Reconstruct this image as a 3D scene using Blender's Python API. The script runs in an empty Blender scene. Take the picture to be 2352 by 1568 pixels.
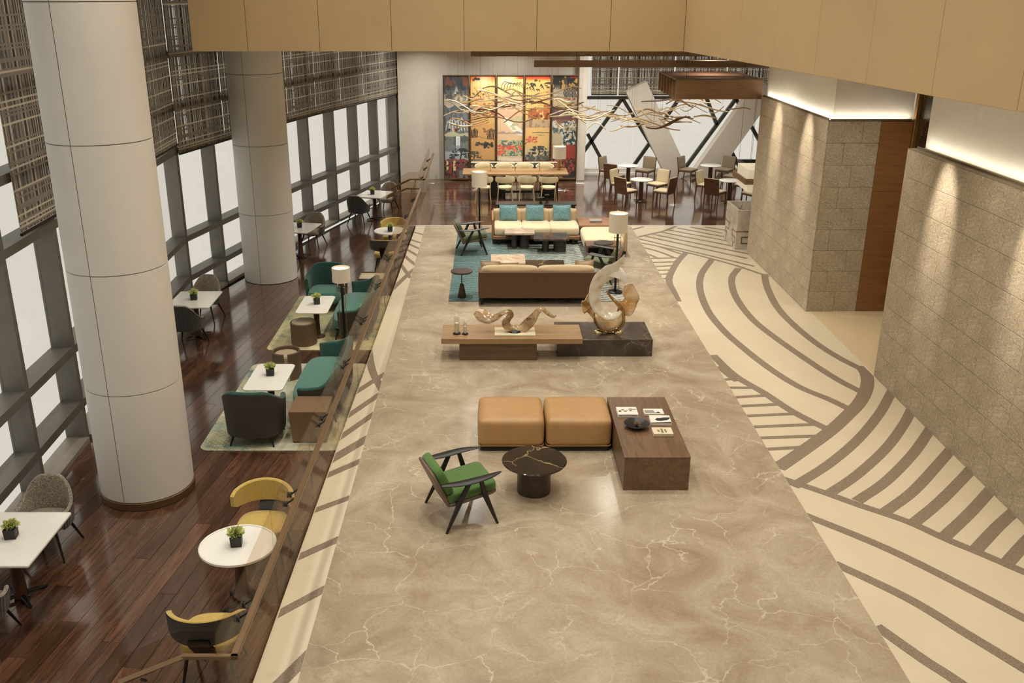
import bpy, math, random
import numpy as np
from mathutils import Vector, Matrix
R = math.radians
rnd = random.Random(11)
SC = bpy.context.scene
COL = SC.collection

def C(r, g, b, a=1.0):
    f = lambda c: (c/255/12.92) if c/255 <= 0.04045 else ((c/255+0.055)/1.055)**2.4
    return (f(r), f(g), f(b), a)

# ------------------------------------------------------------------ camera
cd = bpy.data.cameras.new('camera'); cam = bpy.data.objects.new('camera', cd); COL.objects.link(cam)
cd.sensor_width = 36.0; cd.lens = 36.0*2167/2352
cd.shift_x = 51.0/2352; cd.clip_start = 0.1; cd.clip_end = 300
cam.location = (0, 0, 5.7); cam.rotation_euler = (R(90-20.12), 0, 0)
SC.camera = cam
# ------------------------------------------------------------------ world, exposure
SC.view_settings.view_transform = 'Standard'; SC.view_settings.look = 'None'
SC.view_settings.exposure = 0.0; SC.view_settings.gamma = 1.0
SC.view_settings.use_curve_mapping = False
SC.cycles.use_denoising = True; SC.cycles.use_adaptive_sampling = True; SC.cycles.adaptive_threshold = 0.07; SC.cycles.adaptive_min_samples = 12
SC.cycles.max_bounces = 6; SC.cycles.diffuse_bounces = 3; SC.cycles.glossy_bounces = 3
SC.cycles.transmission_bounces = 6; SC.cycles.transparent_max_bounces = 14
SC.cycles.sample_clamp_indirect = 4.0
SC.cycles.caustics_reflective = False; SC.cycles.caustics_refractive = False
W = bpy.data.worlds.new('overcast_sky'); SC.world = W; W.use_nodes = True
bg = W.node_tree.nodes['Background']; bg.inputs[0].default_value = (1.0, 0.945, 0.83, 1); bg.inputs[1].default_value = 0.76

# ------------------------------------------------------------------ lights of the ceilings
WARM = (1.0, 0.90, 0.75); SOFT = (1.0, 0.955, 0.86)
def area(name, loc, size, watts, color=SOFT, spread=140, rot=(0, 0, 0)):
    l = bpy.data.lights.new(name, 'AREA'); l.shape = 'DISK'; l.size = size; l.energy = watts; l.color = color; l.spread = R(spread)
    o = bpy.data.objects.new(name, l); COL.objects.link(o); o.location = loc; o.rotation_euler = rot
    return o
def spot(name, loc, aim, watts, angle=40, blend=0.6, color=WARM, radius=0.05):
    l = bpy.data.lights.new(name, 'SPOT'); l.energy = watts; l.spot_size = R(angle); l.spot_blend = blend; l.color = color; l.shadow_soft_size = radius
    o = bpy.data.objects.new(name, l); COL.objects.link(o); o.location = loc
    o.rotation_euler = (Vector(aim)-Vector(loc)).to_track_quat('-Z', 'Y').to_euler()
    return o
# void over the lobby (ceiling at 9 m)
for x in (-0.6, 2.2):
    for y in (4.5, 8.5, 12.0, 15.4):
        area('lobby_downlight', (x, y, 8.9), 0.45, 52, SOFT, 120)
for y in (6.0, 10.0, 14.0):
    area('terrace_downlight', (-3.6, y, 8.9), 0.45, 48, SOFT, 110)
# lower ceiling (4.83 m) behind the bulkhead
for x in (-0.4, 2.6):
    for y in (18.2, 21.2, 24.4, 28.4):
        area('lounge_downlight', (x, y, 4.78), 0.3, 62, SOFT, 130)
for y in (26.0, 29.5):
    area('cafe_downlight', (6.2, y, 4.78), 0.3, 55, SOFT, 130)
for y in (5.0, 8.0, 11.0, 14.0, 17.0, 20.0, 23.0):
    area('gallery_downlight', (5.15, y, 4.78), 0.25, 17, WARM, 110)
# wall washers over the stone
for y in (20.25, 18.25):
    spot('wall_washer', (5.29, y, 4.78), (6.07, y, 2.85), 420, 27, 0.9)
for y in (12.6, 10.3, 8.0):
    spot('wall_washer', (5.35, y, 4.78), (6.13, y, 2.85), 500, 27, 0.9)
# washers on the white wall by the screen
for x in (-2.2, 0.6, 3.4):
    area('wall_downlight', (x, 29.6, 4.78), 0.3, 45, SOFT, 130)
area('recess_fill_light', (6.9, 15.5, 4.78), 0.2, 26, WARM, 120)  # added lamp, fixture unseen, to brighten the recess
# picture lights over the painted screen
for x in (-0.2, 0.65, 1.5):
    spot('picture_light', (x, 29.7, 4.7), (x, 30.75, 2.4), 170, 46, 0.8)

# ------------------------------------------------------------------ mesh builder
class MB:
    def __init__(s): s.v = []; s.f = []
    def add(s, vs, fs):
        n = len(s.v); s.v += [tuple(p) for p in vs]; s.f += [tuple(n+i for i in f) for f in fs]; return n
    def box(s, x0, x1, y0, y1, z0, z1, b=0.0):
        if b <= 0:
            s.add([(x0,y0,z0),(x1,y0,z0),(x1,y1,z0),(x0,y1,z0),(x0,y0,z1),(x1,y0,z1),(x1,y1,z1),(x0,y1,z1)],
                  [(0,3,2,1),(4,5,6,7),(0,1,5,4),(1,2,6,5),(2,3,7,6),(3,0,4,7)])
            return s
        b = min(b, (x1-x0)*.49, (y1-y0)*.49, (z1-z0)*.49)
        vs = []; idx = {}
        for i, (X, sx) in enumerate(((x0, 1), (x1, -1))):
            for j, (Y, sy) in enumerate(((y0, 1), (y1, -1))):
                for k, (Z, sz) in enumerate(((z0, 1), (z1, -1))):
                    idx[i,j,k,0] = len(vs); vs.append((X, Y+sy*b, Z+sz*b))
                    idx[i,j,k,1] = len(vs); vs.append((X+sx*b, Y, Z+sz*b))
                    idx[i,j,k,2] = len(vs); vs.append((X+sx*b, Y+sy*b, Z))
        fs = []
        for i in (0, 1):
            q = [idx[i,0,0,0], idx[i,1,0,0], idx[i,1,1,0], idx[i,0,1,0]]; fs.append(q if i else q[::-1])
            q = [idx[0,i,0,1], idx[1,i,0,1], idx[1,i,1,1], idx[0,i,1,1]]; fs.append(q[::-1] if i else q)
            q = [idx[0,0,i,2], idx[1,0,i,2], idx[1,1,i,2], idx[0,1,i,2]]; fs.append(q if i else q[::-1])
        for a in (0, 1):
            for c in (0, 1):
                q = [idx[a,c,0,0], idx[a,c,0,1], idx[a,c,1,1], idx[a,c,1,0]]; fs.append(q if a == c else q[::-1])
                q = [idx[a,0,c,0], idx[a,0,c,2], idx[a,1,c,2], idx[a,1,c,0]]; fs.append(q if a != c else q[::-1])
                q = [idx[0,a,c,1], idx[0,a,c,2], idx[1,a,c,2], idx[1,a,c,1]]; fs.append(q if a == c else q[::-1])
        for i in (0, 1):
            for j in (0, 1):
                for k in (0, 1):
                    q = [idx[i,j,k,0], idx[i,j,k,1], idx[i,j,k,2]]; fs.append(q if (i+j+k) % 2 else q[::-1])
        s.add(vs, fs); return s
    def cushion(s, cx, cy, cz, w, d, h, r=0.06, n=7, bulge=0.02, M=None):
        # soft box: rounded edges and puffed faces
        r = min(r, w*.49, d*.49, h*.49); vs = []; fs = []; key = {}
        def vert(p):
            k = tuple(round(c, 5) for c in p)
            if k in key: return key[k]
            q = Vector((p[0]*w/2, p[1]*d/2, p[2]*h/2))
            inn = Vector((max(-(w/2-r), min(w/2-r, q.x)), max(-(d/2-r), min(d/2-r, q.y)), max(-(h/2-r), min(h/2-r, q.z))))
            dv = q-inn
            if dv.length > 1e-6:
                mx = max(abs(dv.x), abs(dv.y), abs(dv.z)); q = inn + dv.normalized()*min(mx, r)
            bx, by, bz = 1-p[0]**2, 1-p[1]**2, 1-p[2]**2
            q += Vector((p[0]*by*bz, p[1]*bx*bz, p[2]*bx*by))*bulge
            if M is not None: q = M @ q
            key[k] = len(vs); vs.append((q.x+cx, q.y+cy, q.z+cz)); return key[k]
        g = [math.sin((-1+2*i/n)*math.pi/2)*.35+(-1+2*i/n)*.65 for i in range(n+1)]
        for ax in range(3):
            for sg in (-1, 1):
                for i in range(n):
                    for j in range(n):
                        q = []
                        for a, b in ((i,j),(i+1,j),(i+1,j+1),(i,j+1)):
                            p = [0,0,0]; p[ax] = sg; p[(ax+1)%3] = g[a]; p[(ax+2)%3] = g[b]; q.append(vert(p))
                        fs.append(q if sg > 0 else q[::-1])
        s.add(vs, fs); return s
    def cyl(s, p0, p1, r0, r1=None, seg=16, caps=True):
        return s.tube([p0, p1], [r0, r0 if r1 is None else r1], seg, caps)
    def tube(s, pts, rad, seg=8, caps=True, flat=1.0, up=None):
        pts = [Vector(p) for p in pts]; n = len(pts)
        if not hasattr(rad, '__len__'): rad = [rad]*n
        vs = []; fs = []; u = None
        for i in range(n):
            t = (pts[min(i+1, n-1)]-pts[max(i-1, 0)]).normalized()
            if u is None:
                a = Vector(up) if up else (Vector((0,0,1)) if abs(t.z) < .9 else Vector((1,0,0)))
                u = (a-t*a.dot(t)).normalized()
            else: u = (u-t*u.dot(t)).normalized()
            w = t.cross(u)
            for k in range(seg):
                a = 2*math.pi*k/seg
                vs.append(pts[i]+(w*math.cos(a)+u*math.sin(a)*flat)*rad[i])
        for i in range(n-1):
            for k in range(seg):
                k2 = (k+1) % seg; fs.append((i*seg+k, i*seg+k2, (i+1)*seg+k2, (i+1)*seg+k))
        if caps: fs.append(tuple(range(seg))[::-1]); fs.append(tuple((n-1)*seg+k for k in range(seg)))
        s.add(vs, fs); return s
    def lathe(s, prof, seg=24, cx=0, cy=0, cz=0, closed=False):
        vs = []; fs = []; m = len(prof)
        for r, z in prof:
            for k in range(seg):
                a = 2*math.pi*k/seg; vs.append((cx+max(r,1e-4)*math.cos(a), cy+max(r,1e-4)*math.sin(a), cz+z))
        for i in range(m-1 + (1 if closed else 0)):
            j = (i+1) % m
            for k in range(seg):
                k2 = (k+1) % seg; fs.append((i*seg+k, i*seg+k2, j*seg+k2, j*seg+k))
        s.add(vs, fs); return s
    def prism(s, poly, z0, z1, b=0.0):
        n = len(poly)
        if b > 0:
            cx = sum(p[0] for p in poly)/n; cy = sum(p[1] for p in poly)/n
            ins = []
            for x, y in poly:
                d = math.hypot(x-cx, y-cy); k = (d-b*1.2)/d; ins.append((cx+(x-cx)*k, cy+(y-cy)*k))
            rings = [(ins, z0), (poly, z0+b), (poly, z1-b), (ins, z1)]
        else: rings = [(poly, z0), (poly, z1)]
        vs = []; fs = []
        for P, z in rings: vs += [(x, y, z) for x, y in P]
        for i in range(len(rings)-1):
            for k in range(n):
                k2 = (k+1) % n; fs.append((i*n+k, i*n+k2, (i+1)*n+k2, (i+1)*n+k))
        fs.append(tuple(range(n))[::-1]); fs.append(tuple((len(rings)-1)*n+k for k in range(n)))
        s.add(vs, fs); return s
    def grid(s, fn, nu, nv, close=False):
        vs = [fn(i/nu, j/nv) for i in range(nu+(0 if close else 1)) for j in range(nv+1)]
        m = nv+1; k = nu if close else nu+1; fs = []
        for i in range(nu):
            for j in range(nv):
                a = (i % k)*m+j; b = ((i+1) % k)*m+j; fs.append((a, b, b+1, a+1))
        s.add(vs, fs); return s
    def xf(s, M, start=0):
        for i in range(start, len(s.v)):
            q = M @ Vector(s.v[i]); s.v[i] = (q.x, q.y, q.z)
        return s
    def mesh(s, name, m, smooth=True, ang=38):
        me = bpy.data.meshes.new(name); me.from_pydata(s.v, [], s.f); me.update()
        if m is not None: me.materials.append(m)
        if smooth:
            me.polygons.foreach_set('use_smooth', [True]*len(me.polygons)); me.set_sharp_from_angle(angle=R(ang))
        return me
    def build(s, name, m, parent=None, loc=None, rz=None, smooth=True, ang=38):
        return place(name, s.mesh(name, m, smooth, ang), parent, loc, rz)

def place(name, me, parent=None, loc=None, rz=None):
    o = bpy.data.objects.new(name, me); COL.objects.link(o)
    if parent is not None: o.parent = parent
    if loc is not None: o.location = loc
    if rz is not None: o.rotation_euler = (0, 0, rz)
    return o
def tag(o, label, cat, group=None):
    o['label'] = label; o['category'] = cat
    if group: o['group'] = group
    return o
def thing(name, label, cat, loc=(0, 0, 0), rz=0.0, group=None):
    o = bpy.data.objects.new(name, None); COL.objects.link(o); o.empty_display_size = 0.2
    o.location = loc; o.rotation_euler = (0, 0, rz)
    return tag(o, label, cat, group)
def struct(o): o['kind'] = 'structure'; return o
def sroot(name, loc=(0, 0, 0), rz=0.0):
    o = bpy.data.objects.new(name, None); COL.objects.link(o); o.empty_display_size = 0.2
    o.location = loc; o.rotation_euler = (0, 0, rz); return struct(o)
def copytree(root, loc, rz, label, group=None):
    r = root.copy(); COL.objects.link(r); r.location = loc; r.rotation_euler = (0, 0, rz); r['label'] = label
    if group: r['group'] = group
    for ch in list(root.children):
        c = ch.copy(); COL.objects.link(c); c.parent = r
        for g in list(ch.children):
            d = g.copy(); COL.objects.link(d); d.parent = c
    return r
def rrect(x0, x1, y0, y1, r, n=6):
    P = []
    for cx, cy, a0 in ((x1-r, y1-r, 0), (x0+r, y1-r, 90), (x0+r, y0+r, 180), (x1-r, y0+r, 270)):
        for i in range(n+1):
            a = R(a0+90*i/n); P.append((cx+r*math.cos(a), cy+r*math.sin(a)))
    return P
def spline(P, n=8):
    # Catmull-Rom through the points
    P = [Vector(p) for p in P]; Q = [P[0]*2-P[1]]+P+[P[-1]*2-P[-2]]; out = []
    for i in range(1, len(Q)-2):
        for k in range(n):
            t = k/n; a, b, c, d = Q[i-1], Q[i], Q[i+1], Q[i+2]
            out.append(0.5*((2*b)+(c-a)*t+(2*a-5*b+4*c-d)*t*t+(3*b-a-3*c+d)*t*t*t))
    out.append(P[-1]); return out
def lerp(a, b, t): return a+(b-a)*t
def sstep(t): t = max(0, min(1, t)); return t*t*(3-2*t)
# ------------------------------------------------------------------ materials
class NM:
    def __init__(s, name):
        s.m = bpy.data.materials.new(name); s.m.use_nodes = True; s.t = s.m.node_tree; s.n = s.t.nodes; s.p = s.n['Principled BSDF']; s.out = s.n['Material Output']
    def new(s, typ, **kw):
        o = s.n.new(typ)
        for k, v in kw.items(): setattr(o, k, v)
        return o
    def lk(s, a, b): s.t.links.new(a, b)
    def coord(s, scale=(1, 1, 1), kind='Object', off=None):
        tc = s.new('ShaderNodeTexCoord'); mp = s.new('ShaderNodeMapping'); mp.inputs['Scale'].default_value = scale
        s.lk(tc.outputs[kind], mp.inputs['Vector'])
        if off is not None: s.lk(off, mp.inputs['Location'])
        return mp.outputs[0]
    def noise(s, vec, scale, detail=5, rough=0.55, dist=0.0):
        o = s.new('ShaderNodeTexNoise'); o.inputs['Scale'].default_value = scale; o.inputs['Detail'].default_value = detail
        o.inputs['Roughness'].default_value = rough; o.inputs['Distortion'].default_value = dist; s.lk(vec, o.inputs['Vector']); return o.outputs['Fac']
    def ramp(s, fac, stops, interp='LINEAR'):
        o = s.new('ShaderNodeValToRGB'); o.color_ramp.interpolation = interp; e = o.color_ramp.elements
        while len(e) < len(stops): e.new(0.5)
        for i, (p, c) in enumerate(stops): e[i].position = p; e[i].color = c if hasattr(c, '__len__') else (c, c, c, 1)
        s.lk(fac, o.inputs[0]); return o.outputs[0]
    def mix(s, fac, a, b, mode='MIX'):
        o = s.new('ShaderNodeMix', data_type='RGBA', blend_type=mode)
        for src, i in ((fac, 0), (a, 6), (b, 7)):
            if hasattr(src, 'is_linked') or hasattr(src, 'links'): s.lk(src, o.inputs[i])
            else: o.inputs[i].default_value = src
        return o.outputs[2]
    def math(s, op, a, b=None):
        o = s.new('ShaderNodeMath', operation=op)
        for i, src in enumerate((a, b)):
            if src is None: continue
            if hasattr(src, 'links'): s.lk(src, o.inputs[i])
            else: o.inputs[i].default_value = src
        return o.outputs[0]
    def bump(s, h, strength=0.3, dist=0.01):
        o = s.new('ShaderNodeBump'); o.inputs['Strength'].default_value = strength; o.inputs['Distance'].default_value = dist
        s.lk(h, o.inputs['Height']); s.lk(o.outputs[0], s.p.inputs['Normal'])
    def base(s, c, rough=0.5, metal=0.0):
        if hasattr(c, 'links'): s.lk(c, s.p.inputs['Base Color'])
        else: s.p.inputs['Base Color'].default_value = c
        s.p.inputs['Roughness'].default_value = rough; s.p.inputs['Metallic'].default_value = metal; return s
M = {}
def plain(name, c, rough=0.5, metal=0.0, var=0.06, scale=6.0, bump=0.0):
    a = NM(name); v = a.noise(a.coord(), scale, 4)
    lo = tuple(x*(1-var) for x in c[:3])+(1,); hi = tuple(min(1, x*(1+var)) for x in c[:3])+(1,)
    a.base(a.ramp(v, [(0.3, lo), (0.7, hi)]), rough, metal)
    if bump: a.bump(a.noise(a.coord(), scale*12, 3), bump, 0.004)
    M[name] = a.m; return a.m
def fabric(name, c1, c2, scale=220, rough=0.9, bump=0.25):
    a = NM(name); v = a.noise(a.coord(), scale, 3, 0.7); w = a.noise(a.coord(), 5, 3)
    col = a.mix(a.math('MULTIPLY', w, 0.25), a.ramp(v, [(0.38, c1), (0.62, c2)]), c1)
    a.base(col, rough); a.bump(v, bump, 0.003)
    a.p.inputs['Sheen Weight'].default_value = 0.25
    M[name] = a.m; return a.m
def wood(name, c1, c2, rough=0.35, sx=1.2, sy=14.0, axis=0, rand=None, var=0.5, coat=0.0):
    a = NM(name); off = None
    a.p.inputs['Coat Weight'].default_value = coat; a.p.inputs['Coat Roughness'].default_value = 0.12; a.p.inputs['Coat IOR'].default_value = 1.75
    if rand == 'object':
        oi = a.new('ShaderNodeObjectInfo'); rv = oi.outputs['Random']
    elif rand == 'island':
        g = a.new('ShaderNodeNewGeometry'); rv = g.outputs['Random Per Island']
    if rand:
        cmb = a.new('ShaderNodeCombineXYZ'); k = a.math('MULTIPLY', rv, 137.0)
        for i in range(3): a.lk(k, cmb.inputs[i])
        off = cmb.outputs[0]
    sc = [sy, sy, sy]; sc[axis] = sx
    v = a.coord(tuple(sc), off=off)
    n1 = a.noise(v, 1.0, 6, 0.6, 1.2); n2 = a.noise(v, 4.0, 4, 0.6, 0.4)
    f = a.math('ADD', a.math('MULTIPLY', n1, 0.7), a.math('MULTIPLY', n2, 0.3))
    col = a.ramp(f, [(0.32, c1), (0.68, c2)])
    if rand:
        dk = a.math('ADD', a.math('MULTIPLY', rv, var), 1-var*0.55)
        col = a.mix(1.0, col, dk, 'MULTIPLY')
    a.base(col, rough); a.bump(n2, 0.08, 0.002)
    M[name] = a.m; return a.m
def marble(name, c_lo, c_hi, c_vein, rough=0.2, scale=0.6, vein=1.1, vw=0.02, vmask=(0.5, 0.7), dark=None):
    a = NM(name); v = a.coord()
    cl = a.noise(v, scale, 9, 0.62, 1.6)
    col = a.ramp(cl, [(0.28, c_lo), (0.5, tuple((p+q)/2 for p, q in zip(c_lo, c_hi))), (0.72, c_hi)])
    wn = a.new('ShaderNodeTexNoise'); wn.inputs['Scale'].default_value = vein*1.4; wn.inputs['Detail'].default_value = 6; a.lk(v, wn.inputs['Vector'])
    ad = a.new('ShaderNodeMix', data_type='RGBA', blend_type='LINEAR_LIGHT'); ad.inputs[0].default_value = 0.42/vein if vein > 1 else 0.45
    a.lk(v, ad.inputs[6]); a.lk(wn.outputs['Color'], ad.inputs[7])
    vo = a.new('ShaderNodeTexVoronoi', feature='DISTANCE_TO_EDGE'); vo.inputs['Scale'].default_value = vein; a.lk(ad.outputs[2], vo.inputs['Vector'])
    line = a.ramp(vo.outputs['Distance'], [(0.0, 1.0), (vw, 0.0)])
    mask = a.ramp(a.noise(v, vein*0.9, 4), [(vmask[0], 0.0), (vmask[1], 1.0)])
    fac = a.math('MULTIPLY', line, mask)
    col = a.mix(a.math('MULTIPLY', fac, 0.75), col, c_vein)
    if dark is not None:
        d = a.ramp(a.noise(v, scale*3.2, 8, 0.7, 2.0), [(0.56, 0.0), (0.74, 0.55)]); col = a.mix(d, col, dark)
    fine = a.ramp(a.noise(v, 30, 4, 0.7), [(0.35, 0.9), (0.65, 1.06)]); col = a.mix(1.0, col, fine, 'MULTIPLY')
    a.base(col, rough); M[name] = a.m; return a.m
def speckle(name, c, s1, s2, rough=0.25, sc=26, lo=0.63):
    a = NM(name); v = a.coord()
    n = a.noise(v, 1.1, 5, 0.6, 0.6); col = a.ramp(n, [(0.3, tuple(x*0.93 for x in c[:3])+(1,)), (0.7, c)])
    d = a.ramp(a.noise(v, sc, 3, 0.6), [(lo, 0.0), (lo+0.06, 0.75)]); col = a.mix(d, col, s1)
    d2 = a.ramp(a.noise(v, sc*2.3, 3, 0.65), [(lo-0.02, 0.0), (lo+0.06, 0.6)]); col = a.mix(d2, col, s2)
    a.base(col, rough); M[name] = a.m; return a.m
def glow(name, c, strength, base=(0.8, 0.75, 0.65, 1)):
    a = NM(name); v = a.noise(a.coord(), 40, 2); a.base(a.ramp(v, [(0.3, tuple(x*.95 for x in base[:3])+(1,)), (0.7, base)]), 0.7)
    a.p.inputs['Emission Color'].default_value = c; a.p.inputs['Emission Strength'].default_value = strength; M[name] = a.m; return a.m
def thinglass(name, tint, ior=1.45, gloss=1.0, rough=0.0, graze=0.9):
    a = NM(name); a.n.remove(a.p)
    tr = a.new('ShaderNodeBsdfTransparent'); tr.inputs[0].default_value = tint
    gl = a.new('ShaderNodeBsdfGlossy'); gl.inputs['Roughness'].default_value = rough; gl.inputs[0].default_value = (gloss, gloss, gloss, 1)
    lw = a.new('ShaderNodeLayerWeight'); lw.inputs[0].default_value = 0.5; f0 = ((ior-1)/(ior+1))**2
    fr = a.math('ADD', a.math('MULTIPLY', a.math('POWER', lw.outputs['Facing'], 5.0), graze*(1-f0)), f0)
    mx = a.new('ShaderNodeMixShader'); a.lk(fr, mx.inputs[0]); a.lk(tr.outputs[0], mx.inputs[1]); a.lk(gl.outputs[0], mx.inputs[2])
    a.lk(mx.outputs[0], a.out.inputs[0]); M[name] = a.m; return a.m

marble('beige_marble', C(150, 131, 108), C(194, 179, 155), C(220, 207, 186), 0.2, 0.9, 1.5, 0.013, (0.40, 0.6), C(140, 118, 96))
speckle('cream_terrazzo', C(216, 202, 176), C(205, 180, 145), C(176, 155, 128), 0.22, 22, 0.66)
speckle('brown_granite', C(136, 119, 101), C(105, 90, 76), C(168, 152, 134), 0.3, 55, 0.52)
speckle('recess_stone', C(206, 184, 148), C(190, 166, 130), C(214, 196, 166), 0.35, 20, 0.6)
wood('walnut_plank', C(52, 32, 23), C(112, 78, 58), 0.12, 1.1, 13, 0, 'object', 0.75, coat=0.6)
wood('walnut_plank_far', C(52, 32, 23), C(112, 78, 58), 0.14, 1.1, 13, 0, 'island', 0.75, coat=0.6)
plain('dark_joint', C(30, 20, 14), 0.6)
plain('white_plaster', C(226, 219, 206), 0.7, var=0.03)
plain('column_panel', C(230, 226, 218), 0.55, var=0.02, scale=2)
plain('shadow_gap', C(128, 120, 108), 0.8)
plain('bronze', C(120, 96, 70), 0.35, 0.6)
plain('bulkhead_panel', C(196, 168, 124), 0.62, var=0.035, scale=1.5, bump=0.03)
plain('ceiling_white', C(225, 216, 200), 0.8, var=0.02)
plain('grey_metal', C(118, 114, 108), 0.45, 0.35)
plain('pale_metal', C(168, 160, 148), 0.45, 0.35)
plain('dark_steel', C(70, 70, 66), 0.45, 0.3)
plain('black_metal', C(20, 19, 18), 0.4, 0.2)
plain('black_lacquer', C(22, 20, 19), 0.3)
plain('brass', C(178, 138, 82), 0.28, 0.85)
plain('rail_bronze', C(132, 106, 78), 0.32, 0.45)
plain('gold_mirror', C(235, 215, 170), 0.12, 0.9)
plain('black_wood', C(27, 24, 21), 0.38)
plain('white_stone', C(240, 236, 228), 0.22, var=0.025, scale=2)
plain('ledge_stone', C(128, 115, 96), 0.7)
plain('painted_reflection', C(228, 216, 186), 0.12, 0.0)  # bright reflection of the metal plate put into a non-metal cream colour
plain('book_white', C(232, 226, 214), 0.6, var=0.02)
plain('book_cream', C(224, 208, 178), 0.6, var=0.02)
plain('print_black', C(34, 32, 30), 0.7)
plain('print_grey', C(150, 146, 138), 0.7)
plain('wax', C(240, 232, 214), 0.5, var=0.02)
plain('seat_cream', C(222, 206, 168), 0.7, var=0.05)
plain('piping_shadow', C(60, 46, 34), 0.8)
plain('stool_leather', C(104, 84, 64), 0.55, bump=0.08)
plain('box_leather', C(126, 100, 74), 0.5, bump=0.06)
plain('saddle_leather', C(98, 66, 48), 0.5, bump=0.06)
plain('tan_leather', C(180, 140, 92), 0.45, bump=0.06)
plain('grey_leather', C(66, 62, 57), 0.55, bump=0.08)
plain('mocha_shell', C(112, 94, 82), 0.5)
plain('dark_bowl', C(24, 22, 22), 0.35)
plain('vase_black', C(26, 24, 20), 0.4)
plain('pot_black', C(38, 34, 30), 0.5)
plain('leaf_green', C(208, 214, 140), 0.6, var=0.35, scale=60)
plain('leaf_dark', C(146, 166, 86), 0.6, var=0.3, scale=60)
plain('cone_brown', C(128, 96, 64), 0.7, var=0.3, scale=60)
plain('beech', C(206, 184, 148), 0.45)
plain('bronze_top', C(74, 62, 54), 0.35, 0.4, var=0.25, scale=9)
plain('tray_linen', C(190, 176, 150), 0.7)
fabric('grey_tweed', C(66, 58, 50), C(196, 182, 160), 110)
fabric('charcoal_rib', C(40, 37, 34), C(72, 67, 61), 90)
fabric('mustard_wool', C(170, 140, 64), C(216, 190, 108), 150)
fabric('teal_velvet', C(26, 62, 55), C(44, 88, 78), 60)
fabric('teal_seat', C(62, 110, 98), C(86, 134, 120), 90)
fabric('green_wool', C(66, 100, 44), C(96, 130, 64), 160)
fabric('olive_wool', C(74, 82, 52), C(102, 108, 74), 160)
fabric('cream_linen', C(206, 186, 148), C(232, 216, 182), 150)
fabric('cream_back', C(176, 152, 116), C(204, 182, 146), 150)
fabric('taupe_wool', C(150, 132, 108), C(172, 156, 132), 150)
fabric('pillow_teal', C(82, 124, 130), C(128, 166, 170), 40)
fabric('pillow_beige', C(170, 148, 122), C(196, 176, 150), 120)
fabric('cafe_taupe', C(132, 116, 92), C(156, 140, 114), 150)
fabric('stool_top', C(160, 140, 112), C(190, 170, 140), 150)
wood('oak_top', C(138, 108, 74), C(172, 138, 98), 0.35, 1.0, 12)
wood('bench_wood', C(86, 64, 46), C(126, 96, 70), 0.4, 1.0, 13, 1)
wood('bench_wood_x', C(82, 62, 46), C(116, 90, 66), 0.4, 1.0, 13)
wood('table_wood', C(62, 40, 30), C(100, 68, 50), 0.35, 1.2, 14, 2)
wood('chair_wood', C(80, 54, 40), C(116, 82, 60), 0.35, 1.2, 14, 0)
wood('chestnut_panel', C(120, 80, 46), C(150, 104, 62), 0.45, 1.0, 12, 0)
wood('fin_wood', C(116, 87, 60), C(146, 112, 80), 0.45, 0.9, 12, 0)
wood('beam_wood', C(112, 84, 58), C(146, 114, 82), 0.5, 0.9, 12, 0)
wood('side_wood', C(134, 94, 60), C(164, 120, 80), 0.4, 1.0, 10, 0)
wood('branch_pale', C(214, 190, 152), C(236, 218, 184), 0.5, 3, 10, 0)
wood('branch_brown', C(158, 118, 74), C(196, 156, 106), 0.5, 3, 10, 0)
wood('branch_dark', C(92, 62, 40), C(130, 92, 60), 0.5, 3, 10, 0)
marble('dark_marble', C(30, 22, 16), C(62, 48, 36), C(206, 176, 128), 0.14, 1.6, 1.5, 0.016, (0.42, 0.55))
marble('block_marble', C(50, 44, 38), C(88, 78, 68), C(140, 126, 110), 0.22, 2.2, 2.2, 0.02, (0.45, 0.6))
marble('pink_marble', C(176, 150, 128), C(222, 204, 182), C(146, 108, 88), 0.2, 3.2, 2.4, 0.05, (0.4, 0.6), C(168, 132, 112))
marble('plum_marble', C(48, 32, 28), C(82, 58, 52), C(170, 132, 104), 0.18, 1.8, 1.6, 0.018, (0.42, 0.55))
marble('counter_marble', C(176, 164, 150), C(222, 212, 198), C(120, 108, 98), 0.2, 1.4, 1.6, 0.03, (0.45, 0.6))
glow('lamp_shade', (1.0, 0.88, 0.66, 1), 0.11, C(200, 186, 160))
glow('lamp_glow', (1.0, 0.84, 0.52, 1), 1.3)
glow('lantern_glow', (1.0, 0.88, 0.64, 1), 0.36, C(200, 186, 156))
glow('cove_strip', (1.0, 0.92, 0.77, 1), 25.0)
glow('lit_bar', (1.0, 0.88, 0.66, 1), 1.0)
thinglass('window_glass', (0.985, 0.985, 0.98, 1), 1.3, graze=0.3)
thinglass('balustrade_glass', (0.92, 0.88, 0.83, 1), 1.4, graze=0.16)
thinglass('clear_glass', (0.93, 0.94, 0.93, 1), 1.4)

# rough split-face stone
a = NM('split_stone'); v = a.coord()
n1 = a.noise(v, 2.2, 6, 0.6); n2 = a.noise(a.coord((1, 1, 1.8)), 26, 5, 0.72, 0.6)
col = a.ramp(n1, [(0.3, C(194, 176, 149)), (0.7, C(218, 202, 176))])
col = a.mix(1.0, col, a.ramp(n2, [(0.36, 0.62), (0.6, 1.06)]), 'MULTIPLY')
pits = a.ramp(a.noise(a.coord((1, 1, 2.2)), 46, 3, 0.7), [(0.62, 0.0), (0.7, 0.5)]); col = a.mix(pits, col, C(104, 88, 68))
a.base(col, 0.85); a.bump(n2, 0.9, 0.03); M['split_stone'] = a.m

# glittering dark mosaic
a = NM('dark_mosaic'); n = a.noise(a.coord((1, 1, 3)), 34, 3, 0.7)
a.base(a.ramp(n, [(0.58, C(34, 27, 22)), (0.66, C(150, 128, 100))]), 0.25); M['dark_mosaic'] = a.m

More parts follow.
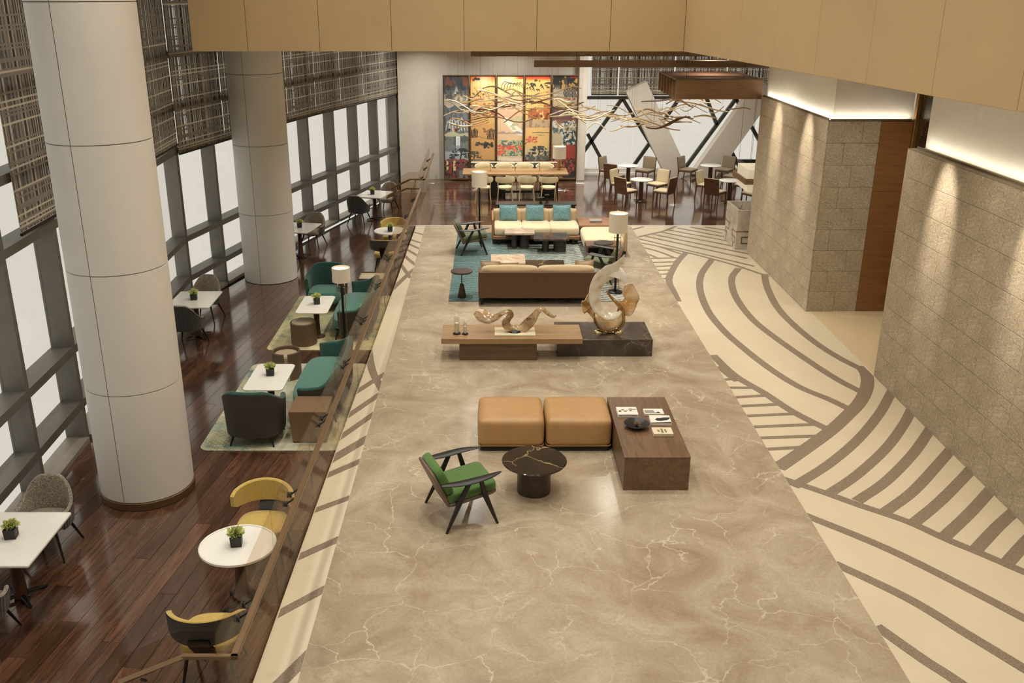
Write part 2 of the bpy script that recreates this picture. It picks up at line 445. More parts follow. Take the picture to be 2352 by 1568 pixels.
# open-weave blind: threads over gaps that let the daylight through
def weave(name, dark, mid, light, hole):
    a = NM(name); tc = a.new('ShaderNodeTexCoord'); sp = a.new('ShaderNodeSeparateXYZ'); a.lk(tc.outputs['Object'], sp.inputs[0])
    def lines(src, freq, seed):
        k = a.math('FLOOR', a.math('MULTIPLY', src, freq)); w = a.new('ShaderNodeTexWhiteNoise', noise_dimensions='1D')
        a.lk(a.math('ADD', k, seed), w.inputs['W']); return w.outputs['Value']
    vx = lines(sp.outputs[0], 58, 3.0); vz = lines(sp.outputs[2], 42, 71.0)
    vb = lines(sp.outputs[0], 9, 41.0); hb = lines(sp.outputs[2], 42, 9.0)
    colx = a.ramp(vx, [(0.0, dark), (0.42, dark), (0.5, mid), (0.8, mid), (0.86, light)], 'CONSTANT')
    horiz = a.ramp(vz, [(0.0, 0.0), (0.64, 1.0)], 'CONSTANT')
    colz = a.ramp(hb, [(0.0, mid), (0.55, light)], 'CONSTANT')
    col = a.mix(horiz, colx, colz)
    a.base(col, 0.9)
    tl = a.new('ShaderNodeBsdfTranslucent'); a.lk(col, tl.inputs[0])
    m1 = a.new('ShaderNodeMixShader'); m1.inputs[0].default_value = 0.6; a.lk(a.p.outputs[0], m1.inputs[1]); a.lk(tl.outputs[0], m1.inputs[2])
    tr = a.new('ShaderNodeBsdfTransparent')
    hx = a.ramp(vx, [(0.0, 0.0), (0.24, 1.0), (0.50, 0.0)], 'CONSTANT')
    hole_f = a.math('MULTIPLY', a.math('MULTIPLY', hx, a.math('SUBTRACT', 1.0, horiz)), hole)
    m2 = a.new('ShaderNodeMixShader'); a.lk(hole_f, m2.inputs[0]); a.lk(m1.outputs[0], m2.inputs[1]); a.lk(tr.outputs[0], m2.inputs[2])
    a.lk(m2.outputs[0], a.out.inputs[0]); M[name] = a.m
weave('woven_blind', C(112, 105, 98), C(184, 175, 164), C(236, 228, 214), 0.62)

# rugs
def rug_grid(name, ca, cb, cc, line):
    a = NM(name); v = a.coord(); n = a.noise(v, 1.3, 6, 0.7, 0.8)
    col = a.ramp(n, [(0.34, ca), (0.47, cb), (0.6, cc)])
    br = a.new('ShaderNodeTexBrick'); br.inputs['Scale'].default_value = 5.5; br.inputs['Mortar Size'].default_value = 0.05; br.inputs['Color1'].default_value = (0,0,0,1); br.inputs['Color2'].default_value = (0,0,0,1); br.inputs['Mortar'].default_value = (1,1,1,1)
    a.lk(v, br.inputs['Vector'])
    msk = a.ramp(a.noise(v, 3.1, 5, 0.7), [(0.42, 0.0), (0.52, 0.8)])
    col = a.mix(a.math('MULTIPLY', br.outputs['Color'], msk), col, line)
    f = a.noise(a.coord((1, 6, 1)), 40, 3, 0.7); col = a.mix(1.0, col, a.ramp(f, [(0.3, 0.82), (0.7, 1.08)]), 'MULTIPLY')
    a.base(col, 0.95); a.bump(f, 0.3, 0.003); M[name] = a.m
rug_grid('rug_teal_grid', C(92, 118, 112), C(162, 172, 154), C(208, 202, 178), C(206, 190, 138))
rug_grid('rug_green_grid', C(108, 130, 108), C(166, 170, 138), C(206, 196, 156), C(214, 196, 140))
a = NM('rug_waves'); v = a.coord()
n = a.noise(v, 0.7, 4, 0.6)
sp = a.new('ShaderNodeSeparateXYZ'); a.lk(v, sp.inputs[0])
grad = a.math('ADD', a.math('MULTIPLY', sp.outputs[0], 0.22), a.math('MULTIPLY', n, 0.6))
col = a.ramp(grad, [(0.05, C(76, 106, 106)), (0.4, C(108, 128, 124)), (0.75, C(158, 158, 148))])
wv = a.new('ShaderNodeTexWave', wave_type='RINGS', rings_direction='Z'); wv.inputs['Scale'].default_value = 2.3; wv.inputs['Distortion'].default_value = 9.0; wv.inputs['Detail'].default_value = 1.0; wv.inputs['Detail Scale'].default_value = 0.35
mpc = a.new('ShaderNodeMapping'); mpc.inputs['Location'].default_value = (0.4, -26.0, 0); a.lk(v, mpc.inputs['Vector']); a.lk(mpc.outputs[0], wv.inputs['Vector'])
ln = a.ramp(wv.outputs['Fac'], [(0.3, 0.75), (0.46, 0.0)]); br = a.ramp(a.noise(v, 14, 4, 0.7), [(0.42, 0.0), (0.5, 1.0)])
col = a.mix(a.math('MULTIPLY', ln, br), col, C(44, 64, 66))
a.base(col, 0.95); a.bump(a.noise(v, 70, 3), 0.3, 0.003); M['rug_waves'] = a.m

# blown amber glass and polished driftwood
a = NM('amber_glass'); v = a.coord(); n = a.noise(v, 3.2, 4, 0.6, 1.5)
col = a.ramp(n, [(0.34, C(150, 104, 44)), (0.48, C(206, 172, 116)), (0.62, C(238, 228, 206))])
a.base(col, 0.06); a.p.inputs['Coat Weight'].default_value = 0.6
tr = a.new('ShaderNodeBsdfTransparent'); a.lk(a.ramp(n, [(0.3, C(214, 170, 96)), (0.65, C(250, 240, 216))]), tr.inputs[0])
lw = a.new('ShaderNodeLayerWeight'); lw.inputs[0].default_value = 0.35
mx = a.new('ShaderNodeMixShader'); a.lk(a.ramp(lw.outputs['Facing'], [(0.0, 0.5), (0.6, 0.95)]), mx.inputs[0])
a.lk(tr.outputs[0], mx.inputs[1]); a.lk(a.p.outputs[0], mx.inputs[2]); a.lk(mx.outputs[0], a.out.inputs[0]); M['amber_glass'] = a.m
for nm, stops, trs, lo in (('pearl_glass', [(0.28, C(190, 152, 96)), (0.40, C(228, 214, 184)), (0.52, C(244, 240, 230))], [(0.3, C(230, 200, 150)), (0.65, C(250, 244, 228))], 0.72), ('clear_amber', [(0.3, C(206, 176, 126)), (0.5, C(244, 236, 218))], [(0.3, C(226, 196, 144)), (0.65, C(250, 240, 220))], 0.22)):
    a = NM(nm); v = a.coord(); n = a.noise(v, 3.0, 4, 0.6, 1.5); a.base(a.ramp(n, stops), 0.05); a.p.inputs['Coat Weight'].default_value = 0.6
    tr = a.new('ShaderNodeBsdfTransparent'); a.lk(a.ramp(n, trs), tr.inputs[0]); lw = a.new('ShaderNodeLayerWeight'); lw.inputs[0].default_value = 0.35
    mx = a.new('ShaderNodeMixShader'); a.lk(a.ramp(lw.outputs['Facing'], [(0.0, lo), (0.6, 0.95)]), mx.inputs[0])
    a.lk(tr.outputs[0], mx.inputs[1]); a.lk(a.p.outputs[0], mx.inputs[2]); a.lk(mx.outputs[0], a.out.inputs[0]); M[nm] = a.m
a = NM('bronze_glass'); v = a.coord(); n = a.noise(v, 4, 4, 0.6, 1.0)
a.base(a.ramp(n, [(0.35, C(92, 58, 26)), (0.65, C(190, 146, 80))]), 0.08, 0.35); a.p.inputs['Coat Weight'].default_value = 0.7; M['bronze_glass'] = a.m
wood('driftwood', C(66, 40, 24), C(220, 186, 138), 0.2, 2.2, 5.0)
a = NM('painted_print'); at = a.new('ShaderNodeVertexColor', layer_name='print'); gr = a.noise(a.coord(), 60, 2)
a.base(a.mix(0.06, at.outputs[0], gr), 0.45); M['painted_print'] = a.m
# ------------------------------------------------------------------ floors
TZ = -0.45                                   # level of the sunken terrace
o = MB().box(-1.70, 3.72, -4, 24.42, -0.5, 0).build('marble_floor', M['beige_marble'], smooth=False); struct(o)
left_floor = struct(MB().prism([(-2.12, -4), (-1.70, -4), (-1.70, 24.42), (-1.945, 24.42), (-2.095, 6.8)], -0.5, 0).build('terrazzo_floor', M['cream_terrazzo'], smooth=False))
right_floor = struct(MB().prism([(3.72, -4), (6.6, -4), (6.6, 17.24), (6.3, 21.66), (9.4, 21.66), (9.4, 24.42), (3.72, 24.42)], -0.5, 0).build('terrazzo_floor', M['cream_terrazzo'], smooth=False))
struct(MB().box(6.16, 7.7, 13.95, 17.24, -0.02, 0.003).build('recess_floor', M['recess_stone'], smooth=False))
struct(MB().box(-1.97, 9.4, 24.42, 24.47, -0.3, 0.004).build('trim_1', M['white_stone'], smooth=False))
def ribbon(P, w, z=0.003, region=None):
    P = [Vector(p) for p in P]
    for e, f_ in ((0, 1), (-1, -2)):
        if P[e].x < 3.9 or P[e].x > 5.95: P[e] = P[e]+(P[e]-P[f_]).normalized()*.14
    P = spline([(x, y, 0) for x, y in P], 5) if len(P) > 2 else [Vector((x, y, 0)) for x, y in P]
    n = len(P); L = []; Rr = []
    for i, p in enumerate(P):
        t = (P[min(i+1, n-1)]-P[max(i-1, 0)]).normalized(); s = Vector((-t.y, t.x, 0))*(w/2); L.append(p+s); Rr.append(p-s)
    m = MB()
    edge = [(*region[i], *region[(i+1) % len(region)]) for i in range(len(region))]
    for i in range(n-1):
        q = [(L[i].x, L[i].y), (Rr[i].x, Rr[i].y), (Rr[i+1].x, Rr[i+1].y), (L[i+1].x, L[i+1].y)]
        q = clip(q, edge)
        if len(q) > 2: m.prism(q, -0.004, z)
    return m
def clip(poly, edge):
    for ax, ay, bx, by in edge:
        n = []
        for i in range(len(poly)):
            p, q = poly[i], poly[(i+1) % len(poly)]
            sp = (bx-ax)*(p[1]-ay)-(by-ay)*(p[0]-ax); sq = (bx-ax)*(q[1]-ay)-(by-ay)*(q[0]-ax)
            if sp >= 0: n.append(p)
            if (sp >= 0) != (sq >= 0):
                t = sp/(sp-sq); n.append((p[0]+(q[0]-p[0])*t, p[1]+(q[1]-p[1])*t))
        poly = n
        if len(poly) < 3: return []
    return poly
REG_R = [(3.722, 3.0), (6.125, 3.0), (6.125, 24.41), (3.722, 24.41)]
REG_L = [(-2.09, 5.0), (-1.702, 5.0), (-1.702, 24.41), (-1.947, 24.41)]
INL = {
 0.17: [[(5.114,21.056),(4.615,19.823),(4.351,18.715),(4.207,17.34),(4.234,16.216),(4.345,15.362),(4.558,14.28),(4.804,13.51),(5.102,13.029),(5.297,12.639)],
  [(5.542,20.3),(5.192,19.479),(4.962,18.202),(4.927,16.805),(5.071,15.741),(5.277,14.721),(5.481,13.873),(5.693,13.3)],
  [(5.96,19.7),(5.774,18.821),(5.607,17.525),(5.605,16.464),(5.708,15.437),(5.872,14.721),(6.08,14.15)],
  [(4.653,21.69),(4.376,21.076),(4.11,20.358),(3.87,19.583),(3.79,19.095),(3.77,18.583),(3.745,18.01)],
  [(3.79,14.75),(3.91,13.998),(4.189,13.277),(4.427,12.566),(4.754,11.936)],
  [(3.859,10.441),(4.398,10.941),(5.054,11.683),(5.661,12.514),(6.12,13.25)],
  [(4.136,10.165),(4.627,10.619),(5.296,11.368),(5.84,12.111),(6.12,12.55)],
  [(4.414,9.986),(4.941,10.464),(5.58,11.194),(6.05,11.822),(6.12,11.92)],
  [(4.626,9.709),(5.164,10.202),(5.746,10.859),(6.12,11.3)],
  [(4.876,9.476),(5.378,9.95),(5.94,10.541),(6.12,10.74)],
  [(5.105,9.191),(5.602,9.675),(6.034,10.129),(6.12,10.22)],
  [(5.323,8.92),(5.816,9.412),(6.12,9.69)], [(5.531,8.661),(5.916,9.039),(6.12,9.23)],
  [(5.74,8.38),(6.12,8.75)]],
 0.24: [[(6.06,14.25),(6.03,13.998),(5.854,13.51),(5.538,12.94),(5.158,12.431),(4.721,11.898),(4.224,11.368),(3.80,10.93)]],
 0.15: [[(3.76,10.48),(4.076,10.202),(4.398,9.894),(4.818,9.52),(5.116,9.12),(5.415,8.77),(5.8,8.27),(6.12,7.8)],
  [(3.764,9.575),(4.281,9.039),(4.696,8.495),(5.211,7.713),(6.1,6.3)], [(3.779,8.55),(4.2,8.051),(4.531,7.485),(4.821,6.979),(5.6,5.6)],
  [(3.787,7.463),(3.969,7.1),(4.15,6.791),(4.6,5.9)]],
 0.11: [[(3.74,13.811),(4.0,13.861)],[(3.737,13.475),(4.105,13.475)],[(3.739,13.107),(4.254,13.186)],[(3.732,12.777),(4.36,12.853)],[(3.73,12.431),(4.498,12.514)],
  [(3.732,12.062),(4.659,12.15)],[(3.741,11.711),(4.618,11.776)],[(3.74,11.368),(4.306,11.438)],[(3.754,10.975),(3.918,11.008)],
  [(3.75,14.228),(3.842,13.873)]],
 0.10: [[(4.094,22.243),(4.645,21.69),(5.09,21.133),(5.539,20.519),(5.958,19.759)],[(3.73,23.2),(4.091,23.499),(4.499,23.852),(4.9,24.37)],[(3.75,24.05),(4.036,24.325)],
  [(5.663,24.288),(6.063,23.96)],[(5.272,24.288),(5.95,23.6)],[(4.911,24.178),(5.92,23.2)],[(4.635,23.96),(5.886,22.79)],[(4.407,23.71),(5.89,22.274)],[(4.168,23.465),(6.017,21.6)],
  [(3.927,23.293),(5.944,21.133)],[(3.74,22.99),(5.933,20.465)],[(3.73,22.58),(4.094,22.243)],[(4.094,22.243),(4.494,21.541)],[(3.73,22.1),(4.011,21.75),(4.267,21.219)],[(3.73,21.48),(3.862,21.219)],
  [(3.73,21.133),(4.337,21.19)],[(3.73,20.783),(4.213,20.839)],[(3.73,20.438),(4.086,20.509)],[(3.73,20.135),(3.972,20.156)],[(3.73,19.81),(3.875,19.845)],[(3.73,19.474),(3.785,19.493)]],
}
for w, L in INL.items():
    for P in L: ribbon(P, {.17:.145,.24:.20,.15:.125,.11:.085,.10:.08}[w], 0.003+0.0012*rnd.random(), REG_R).build('inlay_strip', M['brown_granite'], right_floor, smooth=False)
for w, P in [(.17,[(-1.99,6.5),(-1.72,7.06)]),(.14,[(-2.06,7.8),(-1.712,8.175)]),(.14,[(-2.06,8.789),(-1.705,9.125)]),(.13,[(-2.06,9.77),(-1.705,10.06)]),(.15,[(-2.06,10.63),(-1.705,11.005)]),(.20,[(-2.05,11.1),(-1.71,11.647)]),
          (.14,[(-2.02,11.8),(-1.71,12.45)]),(.14,[(-2.02,12.5),(-1.70,13.173)]),(.14,[(-1.99,13.427),(-1.765,13.887)]),(.17,[(-2.04,14.95),(-1.906,14.202),(-1.72,13.6)]),
          (.14,[(-1.97,18.9),(-1.783,19.802),(-1.71,20.1)]),(.12,[(-1.95,20.4),(-1.783,19.802)]),(.12,[(-1.95,21.26),(-1.71,20.65)]),(.11,[(-1.94,21.88),(-1.71,21.42)]),(.11,[(-1.94,22.43),(-1.71,22.06)]),(.10,[(-1.93,22.87),(-1.71,22.62)]),(.10,[(-1.93,23.7),(-1.71,23.47)])]:
    ribbon([tuple(Vector(P[0]).lerp(Vector(P[1]), -.25)), *P[1:-1], tuple(Vector(P[-1]).lerp(Vector(P[-2]), -.25))], w*.74, 0.003+0.0012*rnd.random(), REG_L).build('inlay_strip', M['brown_granite'], left_floor, smooth=False)

# plank floors: whole planks share one mesh, border planks are cut to the floor's outline
def plank_floor(floor, outline, ang, wid, length, ztop, limit=300):
    edge = [(*outline[i], *outline[(i+1) % len(outline)]) for i in range(len(outline))]
    ca, sa = math.cos(ang), math.sin(ang); g = 0.002; T = 0.02
    full = MB().box(-length/2+g, length/2-g, -wid/2+g, wid/2-g, -T, 0, 0.0015).mesh('plank', M['walnut_plank'], False)
    xs = [p[0]*ca+p[1]*sa for p in outline]; ys = [-p[0]*sa+p[1]*ca for p in outline]
    cut = []; r = 0; yy = min(ys)
    while yy < max(ys):
        off = (0.0, 0.47, 0.21, 0.73, 0.36, 0.88)[r % 6]*length; xx = min(xs)-length+off
        while xx < max(xs):
            cx, cy = xx+length/2, yy+wid/2
            loc = [(cx-length/2+g, cy-wid/2+g), (cx+length/2-g, cy-wid/2+g), (cx+length/2-g, cy+wid/2-g), (cx-length/2+g, cy+wid/2-g)]
            Wp = [(a_*ca-b_*sa, a_*sa+b_*ca) for a_, b_ in loc]; P = clip(Wp, edge)
            if P:
                A = abs(sum(P[i][0]*P[(i+1) % len(P)][1]-P[(i+1) % len(P)][0]*P[i][1] for i in range(len(P))))/2
                if A > 0.004: cut.append((cx*ca-cy*sa, cx*sa+cy*ca, A > wid*length*0.985-4*g, P))
            xx += length
        yy += wid; r += 1
    cut.sort(key=lambda c: c[1]); far = MB()
    for i, (x, y, whole, P) in enumerate(cut):
        if i >= limit: far.prism(P, ztop-T, ztop); continue
        if whole: o = place('plank', full, floor, (x, y, ztop), ang)
        else:
            L = [((px-x)*ca+(py-y)*sa, -(px-x)*sa+(py-y)*ca) for px, py in P]
            o = MB().prism(L, -T, 0).build('plank', M['walnut_plank'], floor, (x, y, ztop), ang, smooth=False)
    if far.v: far.build('plank_rows', M['walnut_plank_far'], floor, smooth=False)['kind'] = 'stuff'
TERR = [(-5.55, 5.0), (-2.10, 5.0), (-1.97, 25.0), (-1.97, 31.3), (-2.95, 31.3), (-6.22, 19.05)]
terr = struct(MB().prism([(-5.62, 3.0), (-2.12, 3.0), (-1.99, 31.3), (-3.0, 31.3), (-6.5, 19.15)], -0.7, TZ-0.021).build('terrace_floor', M['dark_joint'], smooth=False))
plank_floor(terr, TERR, R(90-7.3), 0.20, 2.3, TZ)
din = struct(MB().box(-1.97, 9.4, 24.47, 32.6, -0.5, -0.021).build('dining_floor', M['dark_joint'], smooth=False))
plank_floor(din, [(-1.97, 24.475), (9.3, 24.475), (9.3, 31.95), (-1.97, 31.95)], 0.0, 0.20, 2.3, 0.0)
# steps down to the terrace at either end of the balustrade
for y0, y1, xr in ((25.02, 26.25, -1.97), (4.4, 5.95, -2.10)):
    st = sroot('stair_trim', (xr, y0, TZ))
    for k in range(2):
        MB().box(-0.32*(k+1)-0.02, -0.32*k, 0, y1-y0, 0.0, 0.30-0.15*k, 0.006).build('step', M['walnut_plank'], st, smooth=False)

# ------------------------------------------------------------------ curtain wall on the left
PA = [(-5.92-0.054*(y-12.7), y) for y in (4.56, 6.16, 7.76, 9.36, 10.96, 12.57, 14.17, 15.77, 17.37)]
PB = [(-6.27, 19.05), (-5.95, 20.55), (-5.60, 22.15), (-5.22, 23.75), (-4.81, 25.37), (-4.37, 26.86), (-3.92, 28.35), (-3.48, 29.80), (-3.02, 31.34)]
PW = PA+PB+[(-2.86, 31.9)]
TR = [0.13, 0.97, 2.78, 3.62, 4.62, 6.2, 7.6]; DEP = 0.30
def mullion(p, q, name, parent, z1=8.95):
    d = Vector((q[0]-p[0], q[1]-p[1], 0)).normalized(); nrm = Vector((-d.y, d.x, 0))  # towards outside (left)
    if nrm.x > 0: nrm = -nrm
    P = [Vector((p[0], p[1], 0))+d*s*0.045+nrm*k for s, k in ((-1, 0), (1, 0), (1, DEP), (-1, DEP))]
    return MB().prism([(v.x, v.y) for v in P][::-1], TZ, z1, 0.0).build(name, M['grey_metal'], parent, smooth=False)
for i in range(len(PW)-1):
    p, q = PW[i], PW[i+1]; zt = 8.95 if p[1] < 25 else 4.83
    d = Vector((q[0]-p[0], q[1]-p[1], 0)); L = d.length; d.normalize(); nrm = Vector((-d.y, d.x, 0))
    if nrm.x > 0: nrm = -nrm
    wnd = sroot('window_%d' % (i+1), (0, 0, 0))
    mullion(p, q, 'mullion', wnd, zt)
    a0 = Vector((p[0], p[1], 0))+d*0.045; a1 = Vector((q[0], q[1], 0))-d*0.045
    def slab(k0, k1, z0, z1, name, mt, b=0.0, ex=0.0):
        P = [a0-d*ex+nrm*k0, a1+d*ex+nrm*k0, a1+d*ex+nrm*k1, a0-d*ex+nrm*k1]
        P = [(v.x, v.y) for v in P]
        if sum(P[j][0]*P[(j+1) % 4][1]-P[(j+1) % 4][0]*P[j][1] for j in range(4)) < 0: P = P[::-1]
        return MB().prism(P, z0, z1, b).build(name, mt, wnd, smooth=False)
    levels = [TZ+0.06]+[z for z in TR if z < zt-.1]+[zt]
    for z in levels[1:-1]: slab(0.0, DEP, z-0.06, z+0.06, 'transom', M['grey_metal'])
    slab(-0.03, DEP, TZ, TZ+0.07, 'sill', M['pale_metal'])
    for z0, z1 in zip(levels[:-1], levels[1:]): slab(DEP-0.04, DEP-0.025, z0+0.03, z1-0.03, 'pane', M['window_glass'])
# roller blinds, edges shifted half a bay from the mullions
def along(i, s):
    p, q = PW[i], PW[i+1]; d = Vector((q[0]-p[0], q[1]-p[1], 0)); L = d.length; d.normalize(); nrm = Vector((-d.y, d.x, 0))
    if nrm.x > 0: nrm = -nrm
    return Vector((p[0], p[1], 0))+d*s-nrm*0.05, d
corner = len(PA)
edges = []
for i in range(3, len(PW)-1): edges.append((i, 0.0 if i == corner else 0.46))
nb = 0
ordn = ['first', 'second', 'third', 'fourth', 'fifth', 'sixth', 'seventh', 'eighth', 'ninth', 'tenth']
for k in range(len(edges)):
    i, s = edges[k]; p0, d = along(i, s)
    if k+1 < len(edges):
        if edges[k+1][0] == corner and edges[k][0] < corner: p1 = Vector((PW[corner][0], PW[corner][1], 0))+Vector((0.045, -0.03, 0))
        else: p1, _ = along(*edges[k+1])
    else: p1 = Vector((-2.88, 31.75, 0))+Vector((0.05, 0, 0))
    v = p1-p0; L = v.length-0.035; rz = math.atan2(v.y, v.x)
    sideA = i < corner; zb = 2.90 if sideA else 2.70; zt = 8.9 if p0.y < 25 else 4.8
    if sideA: lab = 'woven roller blind over the near windows, %s one before the bend' % ordn[max(0, corner-1-i)]
    else: lab = 'woven roller blind beyond the bend, %s one from the bend' % ordn[i-corner]
    if i == 3: continue
    r = thing('roller_blind', lab, 'blind', (p0.x, p0.y, zb), rz, 'woven roller blinds on the window wall')
    MB().box(0.0, L, -0.004, 0.004, 0.03, zt-zb).build('cloth', M['woven_blind'], r, smooth=False)
    MB().box(0.0, L, -0.018, 0.018, 0.0, 0.04, 0.006).build('hem_bar', M['black_metal'], r, smooth=False)

# ------------------------------------------------------------------ round columns clad in curved panels
def column(x, y, r, zs, lab, skirt=True):
    t = thing('round_column', lab, 'column', (x, y, TZ))
    MB().lathe([(r-0.012, 0), (r-0.012, 8.95-TZ)], 48).build('core', M['shadow_gap'], t)
    if skirt: MB().lathe([(r+0.004, 0.0), (r+0.012, 0.01), (r+0.012, 0.10), (r-0.01, 0.11)], 48).build('skirting', M['bronze'], t)
    else: zs = [TZ+.005]+zs[1:]
    seam = R(-100)
    for z0, z1 in zip(zs[:-1], zs[1:]):
        for h in range(2):
            a0 = seam+h*math.pi+0.006; a1 = seam+(h+1)*math.pi-0.006; m = MB(); n = 24
            def f(u, v, z0=z0, z1=z1, a0=a0, a1=a1):
                prof = [(r-0.012, z0+.004), (r, z0+.007), (r, z1-.007), (r-0.012, z1-.004)]; q = prof[int(round(v*3))]
                a_ = lerp(a0, a1, u); return (q[0]*math.cos(a_), q[0]*math.sin(a_), q[1]-TZ)
            m.grid(f, n, 3); m.build('cladding_panel', M['column_panel'], t)
    return t
ZS = [TZ+0.11, 1.13, 2.64, 4.14, 5.64, 7.14, 8.94]
column(-4.53, 11.10, 0.585, ZS, 'thick white round column standing near the camera on the wood terrace')
column(-5.08, 21.12, 0.60, ZS, 'farther white round column on the wood terrace beside the teal armchair', False)

# ------------------------------------------------------------------ far wall, far windows
fw = struct(MB().box(-2.95, 3.12, 31.2, 31.5, -0.45, 4.83).build('wall_back', M['white_plaster'], smooth=False))
struct(MB().box(2.83, 3.10, 30.88, 31.2, 0.0, 4.83, 0.01).build('wall_pier', M['white_plaster'], smooth=False))
struct(MB().box(-3.4, -2.7, 31.5, 31.9, -0.45, 9).build('wall_corner', M['white_plaster'], smooth=False))
struct(MB().box(2.95, 3.12, 31.2, 32.6, 0, 4.83).build('wall_return', M['white_plaster'], smooth=False))
FY = 32.1
w = sroot('window_30', (0, 0, 0))
def bar(parent, p, q, wd, dp, y, name, mt):
    (x0, z0), (x1, z1) = p, q; dx, dz = x1-x0, z1-z0; L = math.hypot(dx, dz); nx, nz = -dz/L*wd/2, dx/L*wd/2
    P = [(x0+nx, z0+nz), (x0-nx, z0-nz), (x1-nx, z1-nz), (x1+nx, z1+nz)]
    m = MB(); vs = [(a_, y-dp/2, b_) for a_, b_ in P]+[(a_, y+dp/2, b_) for a_, b_ in P]
    m.add(vs, [(0, 3, 2, 1), (4, 5, 6, 7), (0, 1, 5, 4), (1, 2, 6, 5), (2, 3, 7, 6), (3, 0, 4, 7)])
    return m.build(name, mt, parent, smooth=False)
MB().box(3.1, 9.4, FY-0.15, FY+0.1, -0.02, 0.22, 0.01).build('sill', M['white_stone'], w, smooth=False)
MB().box(3.1, 9.4, FY-0.22, FY-0.15, -0.02, 0.08, 0.01).build('sill', M['white_stone'], w, smooth=False)
bar(w, (3.1, 2.53), (9.4, 2.53), 0.10, 0.12, FY, 'transom', M['dark_steel'])
for p, q in [((4.38, 2.5), (2.95, 0.45)), ((3.28, 1.35), (3.95, 0.2)), ((4.40, 2.5), (6.02, 0.1)), ((5.40, 1.08), (4.75, 0.1)), ((6.27, 2.5), (5.71, 1.65)), ((8.15, 2.5), (6.55, 0.1)), ((7.18, 2.5), (7.58, 1.66)), ((8.06, 0.92), (8.55, 0.1)),
             ((8.15, 2.5), (9.4, 0.6))]:
    bar(w, p, q, 0.11, 0.14, FY, 'diagonal_mullion', M['dark_steel'])
for xa in np.arange(3.3, 9.3, 1.5):
    MB().box(float(xa)+.01, float(xa)+1.49, FY+0.02, FY+0.032, 0.2, 4.8).build('pane', M['window_glass'], w, smooth=False)
t = thing('raking_column', 'wide white raking column leaning right behind the cafe tables, left of two', 'column', (0, 0, 0))
bar(t, (4.72, 2.95), (6.30, -0.02), 0.72, 0.45, 31.55, 'shaft', M['white_plaster'])
t = thing('raking_column', 'wide white raking column leaning left behind the cafe tables, right of two', 'column', (0, 0, 0))
bar(t, (8.95, 3.0), (7.05, -0.02), 0.72, 0.45, 31.55, 'shaft', M['white_plaster'])
xs = [3.32, 4.22, 6.05, 7.75, 9.35]
for k in range(4):
    r = thing('roller_blind', 'woven roller blind above the cafe windows, %s from the painted screen' % ordn[k], 'blind', (xs[k], 31.98, 2.62), 0, 'woven roller blinds over the cafe')
    MB().box(0.02, xs[k+1]-xs[k]-0.03, -0.004, 0.004, 0.03, 2.2).build('cloth', M['woven_blind'], r, smooth=False)
    MB().box(0.02, xs[k+1]-xs[k]-0.03, -0.016, 0.016, 0, 0.035, 0.005).build('hem_bar', M['black_metal'], r, smooth=False)
struct(MB().box(9.3, 9.6, 21.6, 32.6, -0.5, 4.83).build('wall_right', M['white_plaster'], smooth=False))

# ------------------------------------------------------------------ ceilings and bulkhead
struct(MB().prism([(-4.94, 16.5), (3.2, 16.5), (9.5, 16.5), (9.5, 32.6), (-3.0, 32.6), (-4.94, 25.4), (-4.94, 21.85), (-4.40, 21.85), (-4.40, 20.4), (-4.94, 20.4)], 4.83, 5.0).build('ceiling', M['ceiling_white'], smooth=False))
struct(MB().prism([(3.35, 16.5), (4.75, 3.0), (4.75, -4), (9.5, -4), (9.5, 16.5)], 4.83, 5.0).build('ceiling', M['ceiling_white'], smooth=False))
struct(MB().box(-6.6, 9.5, -4, 25.4, 9.0, 9.2).build('ceiling', M['ceiling_white'], smooth=False))
struct(MB().box(-6.6, 9.5, -4.2, -4, -0.5, 9).build('wall_entrance', M['white_plaster'], smooth=False))
struct(MB().box(6.2, 6.5, -4, 3.0, 0, 4.83).build('wall_right', M['white_plaster'], smooth=False))
bk = struct(MB().box(-4.93, 3.25, 16.46, 16.6, 4.84, 9.0).build('wall_bulkhead', M['shadow_gap'], smooth=False))
jx = [-4.94, -4.02, -2.823, -1.629, -0.427, 0.775, 1.991, 3.221]
for x0, x1 in zip(jx[:-1], jx[1:]):
    MB().box(x0+.003, x1-.003, 16.39, 16.46, 4.83, 9.0, 0.004).build('bulkhead_panel', M['bulkhead_panel'], bk, smooth=False)
for y0, y1 in ((16.46, 20.4), (21.85, 25.4)): MB().box(-4.94, -4.88, y0, y1, 4.83, 9.0).build('bulkhead_return', M['bulkhead_panel'], bk, smooth=False)
d = Vector((4.20-3.221, 7.9-16.39, 0)).normalized(); ang = math.atan2(d.y, d.x)
bk2 = sroot('wall_bulkhead', (3.221, 16.39, 0), ang)
MB().box(0.0, 13.6, 0.07, 0.2, 4.84, 9.0).build('backing', M['shadow_gap'], bk2, smooth=False)
for k in range(11):
    MB().box(1.245*k+.003, 1.245*(k+1)-.003, 0.0, 0.07, 4.83, 9.0, 0.004).build('bulkhead_panel', M['bulkhead_panel'], bk2, smooth=False)

